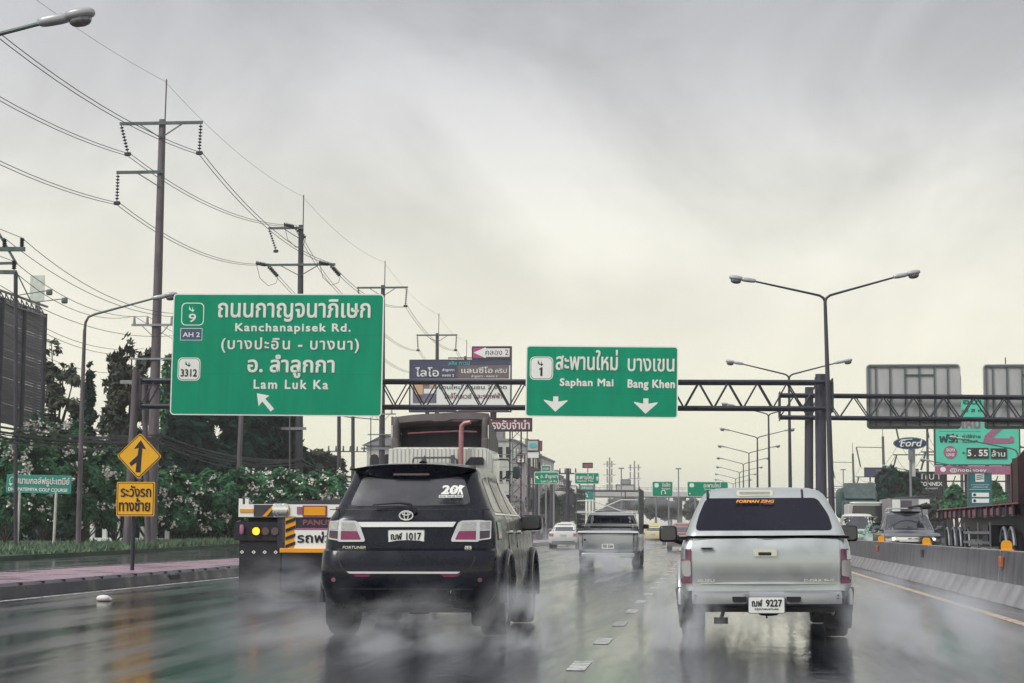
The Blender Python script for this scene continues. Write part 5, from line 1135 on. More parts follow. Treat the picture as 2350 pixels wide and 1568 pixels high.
R = panel('pale_sign', 'faint pale square sign standing behind the dark hoarding', 'billboard', (a + e) / 2, e.x - a.x, e.z - a.z, mat('pale_green_sheet', (.62, .66, .60), .6), mat('pale_green_sheet', (1, 1, 1)), r=.05)
MB().tube([(0, .2, 1), (0, .2, -(a.z + e.z) / 2)], .2, 8).build('post', steel, R)
# ------------------------------------------------------------------ billboards and shop signs
def rect_at(x0, y0, x1, y1, d): a, b = P(x0, y1, d), P(x1, y0, d); return a, b, (a + b) / 2, b.x - a.x, b.z - a.z
def board(name, label, cat, x0, y0, x1, y1, d, face, post=2, edge=dsteel, th=.4, lattice=False, pw=.16):
    a, b, c, w, h = rect_at(x0, y0, x1, y1, d); R = empty(name, (c.x, d, 0)); tag(R, label, cat)
    MB().box((0, th / 2, c.z), (w, th, h)).build('panel', [face], R, ang=0)
    q = MB()
    for z in (c.z - h / 2, c.z + h / 2): q.box((0, th / 2, z), (w + .12, th + .1, .12))
    for x in (-w / 2, w / 2): q.box((x, th / 2, c.z), (.12, th + .1, h - .12))
    q.build('frame', edge, R, ang=0)
    xs = [0] if post == 1 else [(-.5 + (i + .5) / post) * w for i in range(post)]
    for x in xs:
        q = MB(); q.tube([(x, th + .3, -.1), (x, th + .3, c.z)], pw, 8)
        if lattice:
            q.tube([(x + .9, th + .3, -.1), (x + .9, th + .3, c.z)], pw, 8); n = int(c.z / .9)
            for k in range(n): q.bar((x, th + .3, k * .9), (x + .9, th + .3, (k + 1) * .9), .05); q.bar((x, th + .3, k * .9), (x + .9, th + .3, k * .9), .04)
        q.build('post', edge, R)
    return R, c, w, h
# stacked project boards in the middle
D_ = 200
R, c, w, h = board('stacked_billboard', 'stacked navy and white housing project boards behind the gantry truss', 'billboard', 939.7, 826, 1172.7, 945, D_, signwhite, 3, pw=.22)
kx = .1094 * (D_ / F) * 1.003; X = lambda a: (a - 1095) * kx; Z = lambda a: c.z + (879.5 - a) * kx * 1.0 - 0
Z = lambda a: c.z + (877 - a) * kx
def blk(q, a0, b0, a1, b1, mi, y=-.02): q.prism([(X(a0), Z(b1)), (X(a1), Z(b1)), (X(a1), Z(b0)), (X(a0), Z(b0))], y, y + .02, mi)
q = MB(); blk(q, 32, 345, 2155, 445, 0); blk(q, 32, 446, 1015, 725, 0); blk(q, 1055, 446, 2130, 725, 1); blk(q, 1016, 446, 1054, 725, 4)
blk(q, 85, 800, 590, 1245, 2); blk(q, 125, 850, 300, 1060, 3, -.03); blk(q, 440, 850, 560, 930, 3, -.03); blk(q, 320, 940, 570, 1040, 5, -.03); blk(q, 32, 1310, 1015, 1430, 0); blk(q, 1120, 1310, 1960, 1395, 6); blk(q, 1060, 1396, 2130, 1430, 1)
q.build('colour_field', [navy, brownb, mat('dusk_print', (.17, .14, .20), .5, 0, .4, 1), mat('tan_print', (.66, .42, .24), .5), walld, signwhite, magenta], R, ang=0)
q = MB()
tx(q, 'ไลโอ', X(135), Z(682), X(640), Z(482), -.05, .02); tx(q, 'ลำลูกกา', X(710), Z(585), X(970), Z(510), -.05, .03); tx(q, 'คลอง 2', X(710), Z(682), X(965), Z(628), -.05, .03)
tx(q, 'แลนซีโอ', X(1120), Z(612), X(1785), Z(478), -.05, .02); tx(q, 'คริป', X(1838), Z(612), X(2085), Z(515), -.05, .02); tx(q, 'ลำลูกกา - คลอง 2', X(1330), Z(715), X(1890), Z(648), -.05, .02)
tx(q, '02-531-6901-2', X(50), Z(1378), X(850), Z(1320), -.05, .03); tx(q, 'เริ่ม 2.79 - 3 ล้าน', X(1190), Z(1380), X(1915), Z(1312), -.05, .03)
q.build('white_lettering', signwhite, R, ang=0)
q = MB(); tx(q, 'ลลิล ทาวน์', X(840), Z(438), X(1300), Z(352), -.05, .02); q.build('cyan_lettering', cyanm, R, ang=0)
q = MB(); tx(q, 'บ้านใหม่ 3 นอน 2 จอด', X(640), Z(950), X(2085), Z(850), -.03, .02); q.build('green_lettering', gsteel, R, ang=0)
q = MB(); tx(q, 'ใกล้โทลเวย์ และรถไฟฟ้า', X(760), Z(1150), X(1990), Z(1025), -.03, .015); q.build('red_lettering', rustp, R, ang=0)
R, c, w, h = board('arrow_billboard', 'magenta board with a white left pointing arrow on top of the stack', 'billboard', 1084, 796, 1173, 823, D_ + .8, maroon, 1, pw=.15)
q = MB(); q.prism([(-w / 2 + .05, -h / 2 + .05), (-w * .15, -h / 2 + .05), (-w * .15, h / 2 - .05), (-w / 2 + .05, h / 2 - .05)], -.02, 0, 0)
q.prism([(-w * .47, 0), (-w * .15, -h * .48), (-w * .15, -h * .36), (w * .46, -h * .36), (w * .46, h * .36), (-w * .15, h * .36), (-w * .15, h * .48)], -.04, -.02, 1); q.build('arrow', [magenta, signwhite], R, loc=(0, 0, c.z), ang=0)
q = MB(); tx(q, 'คลอง 2', -w * .16, c.z - h * .22, w * .43, c.z + h * .26, -.06, 0); q.build('lettering', walld, R, ang=0)
# pawn shop sign
R, c, w, h = board('pawn_shop_sign', 'maroon board with large pale Thai lettering above the truck cab right corner', 'shop sign', 1118, 961, 1219, 988.5, 150, maroon, 1, pw=.06, lattice=True)
q = MB(); tx(q, 'โรงรับจำนำ', -w * .47, c.z - h * .40, w * .47, c.z + h * .44, -.03, .02); q.build('lettering', signwhite, R, ang=0)
q = MB()
for x in (-2.4, -1.2, 0.2, 1.4): q.tube([(x, .6, 1), (x, .6, c.z)], .05, 5)
for z in range(2, int(c.z), 1): q.bar((-2.4, .6, z), (1.4, .6, z), .05); q.bar((-2.4, .6, z), (-1.2, .6, z + 1), .04); q.bar((.2, .6, z + 1), (1.4, .6, z), .04)
q.build('scaffold', steel, R)
R, c, w, h = board('logo_billboard', 'white square sign with a turquoise figure eight emblem and red side strip', 'billboard', 1209.5, 1010, 1236, 1035, 230, wallw, 1, pw=.1)
q = MB(); q.prism([(.62 * w / 2 * math.cos(a) * (1 + .18 * math.cos(2 * a)), c.z + .5 * h / 2 * math.sin(a) * (1 - .12 * math.cos(4 * a))) for a in [math.radians(k * 12) for k in range(30)]], -.05, 0); q.build('emblem', cyanm, R, ang=0)
q = MB(); q.box((w / 2 + .22, .2, c.z - .05), (.42, .4, h * .95)); q.build('side_strip', maroon, R); q = MB(); q.box((0, .2, c.z - h / 2 - .5), (w, .3, .7)); q.build('lower_board', signwhite, R, ang=0)
R, c, w, h = board('shop_pylon', 'tall shop pylon sign with an orange and red numeral seven', 'shop sign', 1186, 1042, 1204, 1062, 232, signwhite, 2, edge=rustred, pw=.09)
q = MB(); q.prism([(-w * .33, c.z + h * .38), (w * .33, c.z + h * .38), (w * .33, c.z + h * .22), (0, c.z - h * .02), (-w * .1, c.z - h * .02), (w * .1, c.z + h * .2), (-w * .33, c.z + h * .2)], -.05, 0, 0); q.box((0, -.02, c.z + h * .06), (w * .8, .03, h * .07), 1); q.box((0, -.02, c.z - h * .3), (w * .22, .03, h * .28), 1)
q.build('numeral', [maroon, gsteel], R, ang=0); q = MB(); q.box((0, .5, (c.z - h / 2) / 2), (w * .9, .2, c.z - h / 2)); q.build('pylon', mat('pylon_sheet', (.35, .28, .31), .6, 0, .3, .8), R)
R, c, w, h = board('red_billboard', 'small plain reddish board on a mast above the second far green sign', 'billboard', 1337.5, 1063, 1359.5, 1073.5, 300, rustp, 1, pw=.07)
# far green signs
def gsign(name, label, x0, y0, x1, y1, d, draws, post=2, face=signgreen, extra=None):
    a, b, c, w, h = rect_at(x0, y0, x1, y1, d); R = empty(name, (c.x, d, 0)); tag(R, label, 'road sign')
    MB().prism(rrect(-w / 2, c.z - h / 2, w / 2, c.z + h / 2, .12), 0, .06).build('border', signwhite, R, ang=0)
    MB().prism(rrect(-w / 2 + .06, c.z - h / 2 + .06, w / 2 - .06, c.z + h / 2 - .06, .1), -.02, 0).build('face', face, R, ang=0)
    q = MB()
    for s, u0, v0, u1, v1 in draws: tx(q, s, -w / 2 + u0 * w, c.z + h / 2 - v1 * h, -w / 2 + u1 * w, c.z + h / 2 - v0 * h, -.04, .02)
    if extra: extra(q, w, h, c.z)
    q.build('lettering', signwhite, R, ang=0)
    if post:
        for i in range(post): x = (-.3 + .6 * i / max(1, post - 1)) * w if post > 1 else 0; MB().tube([(x, .2, -.05), (x, .2, c.z + h * .3)], .10, 8).build('post', steel, R)
    return R
gsign('road_sign', 'small far green sign with a slanting arrow and Lam Luk Ka lettering', 1226, 1083, 1282, 1111, 200, [('อ. ลำลูกกา', .26, .2, .97, .62), ('Lam Luk Ka', .28, .66, .94, .88)], extra=lambda q, w, h, z: q.prism([(-w * .45, z + h * .15), (-w * .33, z + h * .13), (-w * .36, z + h * .04), (-w * .30, z - h * .08), (-w * .34, z - h * .12), (-w * .40, z), (-w * .43, z - h * .04)], -.05, -.03))
gsign('road_sign', 'small far green sign with Saphan Mai lettering and an upright arrow', 1318.5, 1085, 1375, 1111, 200, [('สะพานใหม่', .06, .15, .78, .60), ('Saphan Mai', .1, .64, .76, .86)], extra=lambda q, w, h, z: q.prism([(w * .42, z + h * .2), (w * .47, z + h * .02), (w * .44, z + h * .02), (w * .44, z - h * .2), (w * .40, z - h * .2), (w * .40, z + h * .02), (w * .37, z + h * .02)], -.05, -.03))
def uturn(cx, cz):
    def f(q, w, h, z):
        r = h * .12; q.tube([(cx * w - r, -.04, z + (cz - .16) * h)] + [(cx * w + r * math.cos(a), -.04, z + cz * h + r * math.sin(a)) for a in [math.radians(180 - 30 * k) for k in range(7)]] + [(cx * w + r, -.04, z + (cz - .06) * h)], .06, 5)
        q.prism([(cx * w + r - .16, z + (cz - .05) * h), (cx * w + r + .16, z + (cz - .05) * h), (cx * w + r, z + (cz - .14) * h)], -.05, -.03)
    return f
gsign('road_sign', 'hazy green sign with a U turn arrow partly behind the steel cage', 1331, 1113, 1363, 1147, 260, [('สะพานแดง', .1, .1, .9, .3), ('ใหม่', .3, .34, .7, .5)], face=signgreen2, extra=uturn(-.1, -.22))
gsign('road_sign', 'green sign with U turn arrow and Rangsit lettering beside a white shield', 1496.5, 1105, 1544, 1140, 228, [('รังสิต', .48, .08, .88, .36), ('Rangsit', .48, .42, .88, .56)], extra=lambda q, w, h, z: (q.prism(rrect(-w * .38, z + h * .1, -w * .18, z + h * .38, .15), -.05, -.03), uturn(.05, -.2)(q, w, h, z)))
gsign('road_sign', 'wide green sign above the silver pickup roof with a white shield', 1577, 1105.5, 1671, 1140, 218, [('สะพานใหม่', .40, .06, .82, .40), ('Saphan Mai', .42, .46, .80, .60)], extra=lambda q, w, h, z: (q.prism(rrect(-w * .44, z + h * .12, -w * .33, z + h * .38, .15), -.05, -.03), q.prism([(-w * .46, z - h * .3), (-w * .42, z - h * .24), (-w * .42, z - h * .36)], -.05, -.03)))
gsign('road_sign', 'pale green board rising behind the far Lam Luk Ka sign', 1242, 1068, 1264, 1082, 215, [('ทางลัด', .15, .3, .85, .75)], 1, face=signgreen2)
# ------------------------------------------------------------------ right hand boards
D_ = 200
R, c, w, h = board('turquoise_billboard', 'large turquoise billboard with dusty pink numeral two and a price display', 'billboard', 2146, 912, 2338, 1067, D_, turq, 4, pw=.2)
sc = .1522 * D_ / F; X = lambda a: (a - 737) * sc; Z = lambda a: c.z + (592 - a) * sc
q = MB(); tx(q, 'อนเดียว', X(540), Z(195), X(1150), Z(110), -.03, .03); tx(q, 'แม่ สิ ค ร', X(500), Z(310), X(900), Z(255), -.03, .02); tx(q, 'ฟรี!', X(185), Z(765), X(462), Z(630), -.03, .05); tx(q, 'ค่าใช้จ่าย', X(520), Z(695), X(785), Z(640), -.03, .02); tx(q, 'วันโอน*', X(515), Z(765), X(745), Z(712), -.03, .02); tx(q, 'เริ่ม', X(520), Z(930), X(560), Z(890), -.03, .02)
q.box((X(490), -.01, Z(595)), (600 * sc, .02, 3 * sc)); q.build('dark_lettering', mat('deep_teal', (.01, .05, .07), .5), R, ang=0)
q = MB(); tx(q, 'ใหม่', X(500), Z(552), X(790), Z(400), -.03, .05)
q.prism([(X(a), Z(b)) for a, b in ((820, 775), (1215, 775), (1215, 700), (950, 695), (1190, 480), (1200, 330), (1120, 250), (960, 260), (930, 360), (1010, 360), (1060, 310), (1120, 350), (1110, 440), (850, 660))], -.05, -.02)
q.prism(rrect(X(1205), Z(770), X(1270), Z(670), .2), -.04, -.02); cx, cz = X(345), Z(908); q.prism([(cx + 100 * sc * math.cos(i * .262), cz + 97 * sc * math.sin(i * .262)) for i in range(24)], -.03, -.01); q.box((0, .1, Z(1170)), (w, .6, 125 * sc))
q.build('pink_field', pinkm, R, ang=0)
q = MB(); tx(q, 'จอง', X(285), Z(895), X(410), Z(850), -.05, .03); tx(q, 'เลย', X(290), Z(965), X(400), Z(920), -.05, .03); tx(q, '@nobleoey', X(330), Z(1210), X(860), Z(1140), -.24, .02)
cx, cz = X(232), Z(1160); q.prism([(cx + 42 * sc * math.cos(i * .524), cz + 38 * sc * math.sin(i * .524)) for i in range(12)], -.24, -.21); q.build('white_lettering', signwhite, R, ang=0)
q = MB(); q.box((X(740), -.06, Z(918)), (315 * sc, .1, 155 * sc)); q.box((X(1045), -.06, Z(922)), (230 * sc, .1, 150 * sc)); po = q.build('price_display', signblack, R)
q = MB(); tx(q, '5', X(592), Z(965), X(648), Z(868), -.13, .04); tx(q, '.', X(692), Z(965), X(712), Z(945), -.13, 0); tx(q, '55', X(752), Z(965), X(888), Z(868), -.13, .04); tx(q, 'ล้าน', X(940), Z(970), X(1135), Z(875), -.13, .01); q.build('lettering', signwhite, po, ang=0)
q = MB()
for z in (Z(1330), Z(1500)): q.bar((-w / 2, .8, z), (w / 2, .8, z), .14)
for k in range(4): q.bar((-w / 2 + k * w / 4, .8, 1), (-w / 2 + (k + 1) * w / 4, .8, Z(1250)), .1)
q.build('bracing', dsteel, R)
# oval sign
a, b, c, w, h = rect_at(2050.5, 1003.5, 2127.5, 1031.5, 215); R = empty('dealer_sign', (c.x, 215, 0)); tag(R, 'dark blue oval sign with white script lettering on a tall pole', 'shop sign')
ov = lambda f: [(w / 2 * f * math.cos(i * .1745), c.z + (h / 2 - w / 2 * (1 - f)) * math.sin(i * .1745)) for i in range(36)]
q = MB(); q.prism(ov(1), 0, .35, 0); q.prism(ov(.975), -.02, 0, 1); q.prism(ov(.955), -.04, -.02, 0); q.build('oval_panel', [mat('oval_blue', (.02, .04, .10), .4), mat('pale_blue_line', (.35, .45, .47), .5)], R, ang=0)
q = MB(); tx(q, 'Ford', -w * .31, c.z - h * .27, w * .31, c.z + h * .30, -.06, .035, slant=.25); q.tube([(-w * .33, -.07, c.z + h * .08), (-w * .26, -.07, c.z + h * .27), (-w * .10, -.07, c.z + h * .31), (w * .06, -.07, c.z + h * .33)], .05, 5); q.tube([(-w * .31, -.07, c.z - h * .18), (-w * .27, -.07, c.z - h * .29), (-w * .20, -.07, c.z - h * .22)], .05, 5); q.build('lettering', signwhite, R, ang=0)
q = MB(); q.tube([(0, .3, 0), (0, .3, c.z - h * .45)], .13, 10); q.build('pole', steel, R); q = MB(); q.box((.28, .45, c.z - h * 1.6), (.55, .3, h * 2.2)); q.build('pole_cladding', wallw, R)
q = MB(); q.box((.02, .1, c.z - h * .95), (.5, .3, 1.1)); q.build('small_box_sign', steel, R)
# black slanted board
D_ = 235; k = .1405 * D_ / F; c = P(2106, 1160, D_); X = lambda a: (a - 1270) * k; Z = lambda b: c.z + (1330 - b) * k
R = empty('black_billboard', (c.x, D_, 0)); tag(R, 'black slant sided board lettered in white above the parked trailer', 'billboard')
q = MB(); q.prism([(X(1270), .2), (X(1850), .2), (X(1790), Z(1200)), (X(1695), Z(790)), (X(1270), Z(790))], 0, .5); q.build('panel', signblack, R)
q = MB()
q.tube([(X(1345), -.05, Z(915)), (X(1345), -.05, Z(830)), (X(1380), -.05, Z(826)), (X(1405), -.05, Z(845)), (X(1405), -.05, Z(915))], .05, 5)
q.tube([(X(1465), -.05, Z(830)), (X(1465), -.05, Z(895)), (X(1490), -.05, Z(915)), (X(1525), -.05, Z(905)), (X(1530), -.05, Z(830))], .05, 5)
q.tube([(X(1575), -.05, Z(832)), (X(1645), -.05, Z(832))], .05, 5); q.tube([(X(1610), -.05, Z(832)), (X(1610), -.05, Z(915))], .05, 5)
tx(q, 'CONNEX', X(1300), Z(1020), X(1665), Z(955), -.04, .03); tx(q, 'RANGSIT', X(1400), Z(1072), X(1595), Z(1048), -.04, .0); q.build('lettering', signwhite, R, ang=0)
# teal pylon
R, c, w, h = board('teal_pylon', 'teal pylon sign with a white square emblem and white tenant plates', 'shop sign', 2224, 1086, 2274, 1175, 165, mat('teal_sheet', (.01, .16, .18), .5), 1, edge=gsteel)
sc = .1522 * 165 / F; X = lambda a: (a - 785) * sc; Z = lambda b: c.z + h / 2 - (b - 1225) * sc
q = MB(); q.box((X(785), -.02, Z(1295)), (125 * sc, .04, 118 * sc)); q.box((X(790), -.02, Z(1545)), (245 * sc, .04, 62 * sc)); q.box((X(790), -.02, Z(1632)), (245 * sc, .04, 62 * sc)); q.box((0, -.02, Z(1465)), (w, .03, 5 * sc)); tx(q, 'ลาดกระบังพลาซ่า', X(655), Z(1405), X(920), Z(1385), -.03); tx(q, 'LADKRABANG PLAZA', X(680), Z(1440), X(900), Z(1422), -.03)
po = q.build('white_plate', signwhite, R, ang=0)
q = MB()
for i in range(3): q.prism([(X(735), Z(1325 - i * 28)), (X(838), Z(1312 - i * 28)), (X(838), Z(1300 - i * 28)), (X(735), Z(1313 - i * 28))], -.06, -.04)
for z in (1545, 1632): q.prism([(X(705) + 22 * sc * math.cos(i * .6), Z(z) + 22 * sc * math.sin(i * .6)) for i in range(10)], -.06, -.04)
q.build('emblem', dsteel, R, ang=0)
R, c, w, h = board('dark_billboard', 'dark purple grey board beyond the gantry post at the right', 'billboard', 1984.5, 1074, 2037, 1094, 290, navy, 2, pw=.12)
q = MB(); tx(q, 'FAMOUS', .0, c.z + .1, w * .42, c.z + h * .3, -.04, .02); tx(q, 'OUTLET', .0, c.z - h * .35, w * .42, c.z - h * .05, -.04, .02); q.build('lettering', steel, R, ang=0)
R, c, w, h = board('magenta_sign', 'small magenta sign at the right edge of the dark green tree', 'shop sign', 2095, 1077, 2107, 1098, 228, magenta, 1, pw=.08)
q = MB(); tx(q, '-1', -w * .3, c.z - h * .35, w * .35, c.z + h * .05, -.03, .03); q.build('lettering', signwhite, R, ang=0)
# ------------------------------------------------------------------ overpass and masts in the haze
R = empty('overpass', (0, 330, 0)); tag(R, 'pale concrete overpass crossing the road in the distance', 'bridge')
a, b = P(1268, 1140, 330), P(2080, 1143, 330); zt = P(1500, 1128, 330).z; zb = a.z
q = MB(); q.box(((a.x + b.x) / 2, 4, (zt + zb) / 2), (b.x - a.x, 9, zt - zb)); q.build('deck', wallw, R, bevel=.1)
q = MB(); zr = P(1500, 1120, 330).z
for k in range(60): x = a.x + (b.x - a.x) * k / 59; q.box((x, -.4, (zt + zr) / 2), (.06, .06, zr - zt))
q.box(((a.x + b.x) / 2, -.4, zr), (b.x - a.x, .08, .08)); q.box(((a.x + b.x) / 2, -.4, (zt + zr) / 2), (b.x - a.x, .05, .05)); q.build('railing', steel, R)
for x in (1300, 1440, 1559, 1700, 1990): c = P(x, 1160, 330); q = MB(); q.box((c.x, 4, zb / 2), (.9, 3, zb)); q.box((c.x, 4, zb - .3), (2.2, 6, .6)); q.build('pier', wallg, R)
R, c, w, h = board('white_banner', 'pale blank banner board hung above the far overpass', 'billboard', 1414, 1113, 1455, 1127, 326, wallw, 1, pw=.1)
R, c, w, h = board('grey_banner', 'small pale grey board on two legs over the overpass', 'billboard', 1425, 1101, 1446, 1111, 345, wallg, 2, pw=.1)
for x, y0_, lab in ((1399, 1050, 'phone mast with stacked antennas left of the two far masts'), (1456, 1058, 'phone mast with a wide antenna head right of the two far masts')):
    t = P(x, y0_, 420); R = empty('phone_mast', (t.x, 420, 0)); tag(R, lab, 'mast'); q = MB(); q.tube([(0, 0, 0), (0, 0, t.z)], [.35, .15], 8); q.build('pole', steel, R)
    q = MB()
    for k in range(4):
        for s in (-1, 0, 1): q.box((s * (.5 if x < 1420 else .9), -.3, t.z - 1.5 - 1.7 * k), (.3, .3, 1.4))
    for k in range(3): q.bar((-1.5, 0, t.z - 1.5 - 2.4 * k), (1.5, 0, t.z - 1.5 - 2.4 * k), .12)
    q.build('antenna', wallg, R)
for x, y0_, d, lab in ((1426, 1075, 300, 'slim grey mast between the two phone masts'), (1557, 1076, 300, 'slim mast rising between the two pale green signs'), (1935, 1078, 330, 'slim mast right of the gantry posts')):
    t = P(x, y0_, d); R = empty('slim_mast', (t.x, d, 0)); tag(R, lab, 'mast'); q = MB(); q.tube([(0, 0, 0), (0, 0, t.z)], .10, 6); q.build('pole', steel, R); q = MB(); q.box((0, 0, t.z), (.9, .2, .2)); q.build('cap', steel, R)
# ------------------------------------------------------------------ buildings
def building(name, label, x0, ytop, x1, d, L_, wall, floors, bays, roof=None, side=True, sidebays=5, aw=None):
    a = P(x0, ytop, d); b = P(x1, ytop, d); w = b.x - a.x; H = a.z; R = empty(name, (a.x, d, 0)); tag(R, label, 'building')
    q = MB(); q.box((w / 2, L_ / 2, H / 2), (w, L_, H)); q.build('wall', wall, R, ang=0)
    q = MB(); q.box((w / 2, L_ / 2, H + .15), (w + .4, L_ + .4, .3)); q.box((w * .3, L_ * .3, H + 1.2), (w * .3, L_ * .15, 1.9)); q.build('roof', roof or wallg, R, ang=0)
    fh = H / floors
    def wn(x, y, z, sx, sy, sz): o = MB().box((x, y, z), (sx, sy, sz)).build('window', glassd, R, ang=0); MB().box((x + (sx < .2) * .07, y - (sy < .2) * .06, z - sz / 2 - .06), (sx * 1.08 if sx > .2 else .18, sy * 1.08 if sy > .2 else .16, .1)).build('sill', wall, o, ang=0)
    for f in range(1, floors):
        for k in range(bays): wn((k + .5) * w / bays, -.02, f * fh + fh * .52, w / bays * .55, .08, fh * .45)
        if side:
            for k in range(sidebays): wn(w + .02, (k + .5) * L_ / sidebays, f * fh + fh * .52, .08, L_ / sidebays * .6, fh * .45)
    if side:
        for k in range(sidebays):
            MB().box((w + .03, (k + .5) * L_ / sidebays, fh * .45), (.06, L_ / sidebays * .8, fh * .8)).build('shopfront', signblack, R, ang=0)
            if aw: MB().box((w + .8, (k + .5) * L_ / sidebays, fh * .98), (1.6, L_ / sidebays * .9, .5)).build('awning', aw[k % len(aw)], R, ang=0)
    return R
building('shophouse', 'pale grey shophouse block with a sloping side wall behind the truck mirror', 1120, 1012, 1176, 262, 22, wallw, 4, 3, sidebays=5, aw=[wallg, rustp, wallw])
building('shophouse', 'tall white shophouse with a dark side behind the far slanting arrow sign', 1196, 1036, 1216, 285, 18, walld, 4, 1, sidebays=4, aw=[walld])
building('shophouse', 'white shophouse below the figure eight sign', 1216, 1050, 1243, 300, 24, wallw, 4, 2, sidebays=5, aw=[wallg, maroon])
building('shophouse', 'lower dark fronted shophouse row beyond the far slanting arrow sign', 1236, 1086, 1262, 335, 30, wallg, 3, 2, sidebays=6, aw=[walld, wallw])
building('shophouse', 'low hazy shophouse at the left end of the overpass', 1262, 1100, 1290, 395, 26, walld, 3, 2, sidebays=5, aw=[wallg])
building('shop', 'white single storey shop wall under the tall pylon', 1160, 1150, 1180, 225, 12, wallw, 2, 1, sidebays=2, aw=[wallw])
# arched house left of the truck cab
a = P(842, 1023, 205); R = empty('house', (a.x, 205, 0)); tag(R, 'white house with grey hipped roof and two arched windows left of the truck cab', 'house'); w = (P(905, 1023, 205) - a).x; H = a.z
q = MB(); q.box((w / 2, 5, H / 2), (w, 10, H)); q.build('wall', wallw, R, ang=0)
q = MB(); q.v = [(-.5, -.5, H), (w + .5, -.5, H), (w + .5, 10.5, H), (-.5, 10.5, H), (w * .35, 4, H + 1.4), (w * .65, 6, H + 1.4)]; q.f = [(0, 1, 5, 4), (1, 2, 5), (2, 3, 4, 5), (3, 0, 4), (0, 3, 2, 1)]; q.m = [0] * 5; q.build('roof', roofm, R, ang=0)
for x in (w * .28, w * .74):
    q = MB(); q.prism([(x - .5, H - 3.2), (x + .5, H - 3.2), (x + .5, H - 1.4), (x + .35, H - 1.05), (x, H - .9), (x - .35, H - 1.05), (x - .5, H - 1.4)], -.06, 0); q.build('window', glassd, R, ang=0)
# low white wall with openings behind the hedge
a, b = P(212, 1232, 121), P(384, 1232, 121); R = empty('arcade_wall', (a.x, 121, .15)); tag(R, 'low white arcade wall glimpsed under the flowering hedge', 'wall'); w = b.x - a.x
q = MB(); q.box((w / 2, 0, .1), (w, .3, .25)); 
for k in range(7): q.box((k * w / 6, 0, 1.0), (.28, .25, 2.0))
q.box((w / 2, 0, 2.1), (w, .3, .2)); q.build('wall', signwhite, R, ang=0)
# ------------------------------------------------------------------ trees and shrubs
def leafmass(lobes, n, size, seed=0, shell=.55, droop=0, aspect=1.7, gap=.10):
    n = int(n * 2.2); size *= 1.05; rnd = random.Random(seed); q = MB(); tot = sum(l[3] * l[4] * l[5] for l in lobes); vs = []; fs = []
    for (cx, cy, cz, rx, ry, rz) in lobes:
        m = max(20, int(n * rx * ry * rz / tot))
        for _ in range(m):
            while True:
                d = Vector((rnd.gauss(0, 1), rnd.gauss(0, 1), rnd.gauss(0, 1)))
                if d.length > .01: break
            d.normalize(); t = rnd.random() ** shell
            nz = 1 + .32 * noise.noise(d * 2.3 + Vector((cx, cy, cz)))
            p = Vector((cx + d.x * rx * t * nz, cy + d.y * ry * t * nz, cz + d.z * rz * t * nz))
            if noise.noise(p * (.30 / size)) + .35 * noise.noise(p * (.9 / size)) < -gap: continue
            s = size * rnd.uniform(.5, 1.25); nn = (d * 1.1 + Vector((rnd.gauss(0, .5), rnd.gauss(0, .5), .95 + rnd.gauss(0, .45)))).normalized(); u_ = nn.cross(Vector((rnd.gauss(0, 1), rnd.gauss(0, 1), rnd.gauss(0, 1)))).normalized(); u_ = (u_ - Vector((0, 0, droop * .4))).normalized(); w_ = nn.cross(u_).normalized()
            A = p + u_ * s * aspect * .5; B = p - u_ * s * aspect * .5; b = len(vs); vs += [A, p + w_ * s * .32, B, p - w_ * s * .32]; fs.append((b, b + 1, b + 2, b + 3))
    q.add(vs, fs); return q
def limbs(base, tips, r):
    q = MB(); base = Vector(base)
    for t in tips:
        t = Vector(t); m = base.lerp(t, .45) + Vector((random.uniform(-.3, .3), random.uniform(-.3, .3), random.uniform(-.1, .4))); q.tube([base, m, t], [r, r * .6, r * .15], 6)
    return q
def tree(name, label, cat, d, cx, ybase, lobes_px, n, size, leaf, seed, trunk=.22, group=None, droop=0, th=1.0, zb=.1, gap=.10):
    """lobes in photo pixels: (x, y, rx, ry)"""
    b = P(cx, ybase, d); R = empty(name, (b.x, d, zb)); tag(R, label, cat, group); s = F / d; L2 = []
    for i, (x, y, rx, ry) in enumerate(lobes_px): c = P(x, y, d); L2.append((c.x - b.x, random.Random(seed + i).uniform(-.4, .4) * rx / s, c.z - zb, rx / s, rx / s * th, ry / s))
    leafmass(L2, n, size, seed, droop=droop, gap=gap).build('crown', leaf, R, ang=0)
    z0 = min(l[2] for l in L2); q = MB(); q.tube([(0, 0, 0), (.05, 0, max(.5, z0 * .6)), (L2[0][0] * .3, 0, max(1, z0))], [trunk, trunk * .8, trunk * .6], 8)
    for l in L2: base = Vector((L2[0][0] * .3, 0, max(1, z0))); t = Vector((l[0], l[1], l[2] + l[5] * .6)); q.tube([base, base.lerp(t, .5) + Vector((0, 0, -.2)), t], [trunk * .5, trunk * .3, .03], 6)
    q.build('trunk', bark, R); return R, L2
def flowers(R, L2, n, seed, s=.13):
    rnd = random.Random(seed); q = MB()
    for _ in range(n):
        l = rnd.choice(L2); a = rnd.uniform(math.pi, 2 * math.pi); e = rnd.uniform(-.9, 1.0); c = Vector((l[0] + l[3] * math.cos(a) * math.cos(e) * 1.02, l[1] + l[4] * math.sin(a) * math.cos(e) * 1.05, l[2] + l[5] * math.sin(e)))
        for k in range(rnd.randint(4, 14)):
            p = c + Vector((rnd.gauss(0, s), rnd.gauss(0, s), rnd.gauss(0, s * .9))); r = s * rnd.uniform(.35, .75)
            for j in range(3):
                t = Vector((rnd.gauss(0, 1), rnd.gauss(0, 1), rnd.gauss(0, 1))).normalized() * r; u_ = t.orthogonal().normalized() * r * .7; q.add([p, p + t + u_, p + t * 1.5, p + t - u_], [(0, 1, 2, 3)])
    o = q.build('flowers', petal, R, ang=0); o['kind'] = 'stuff'
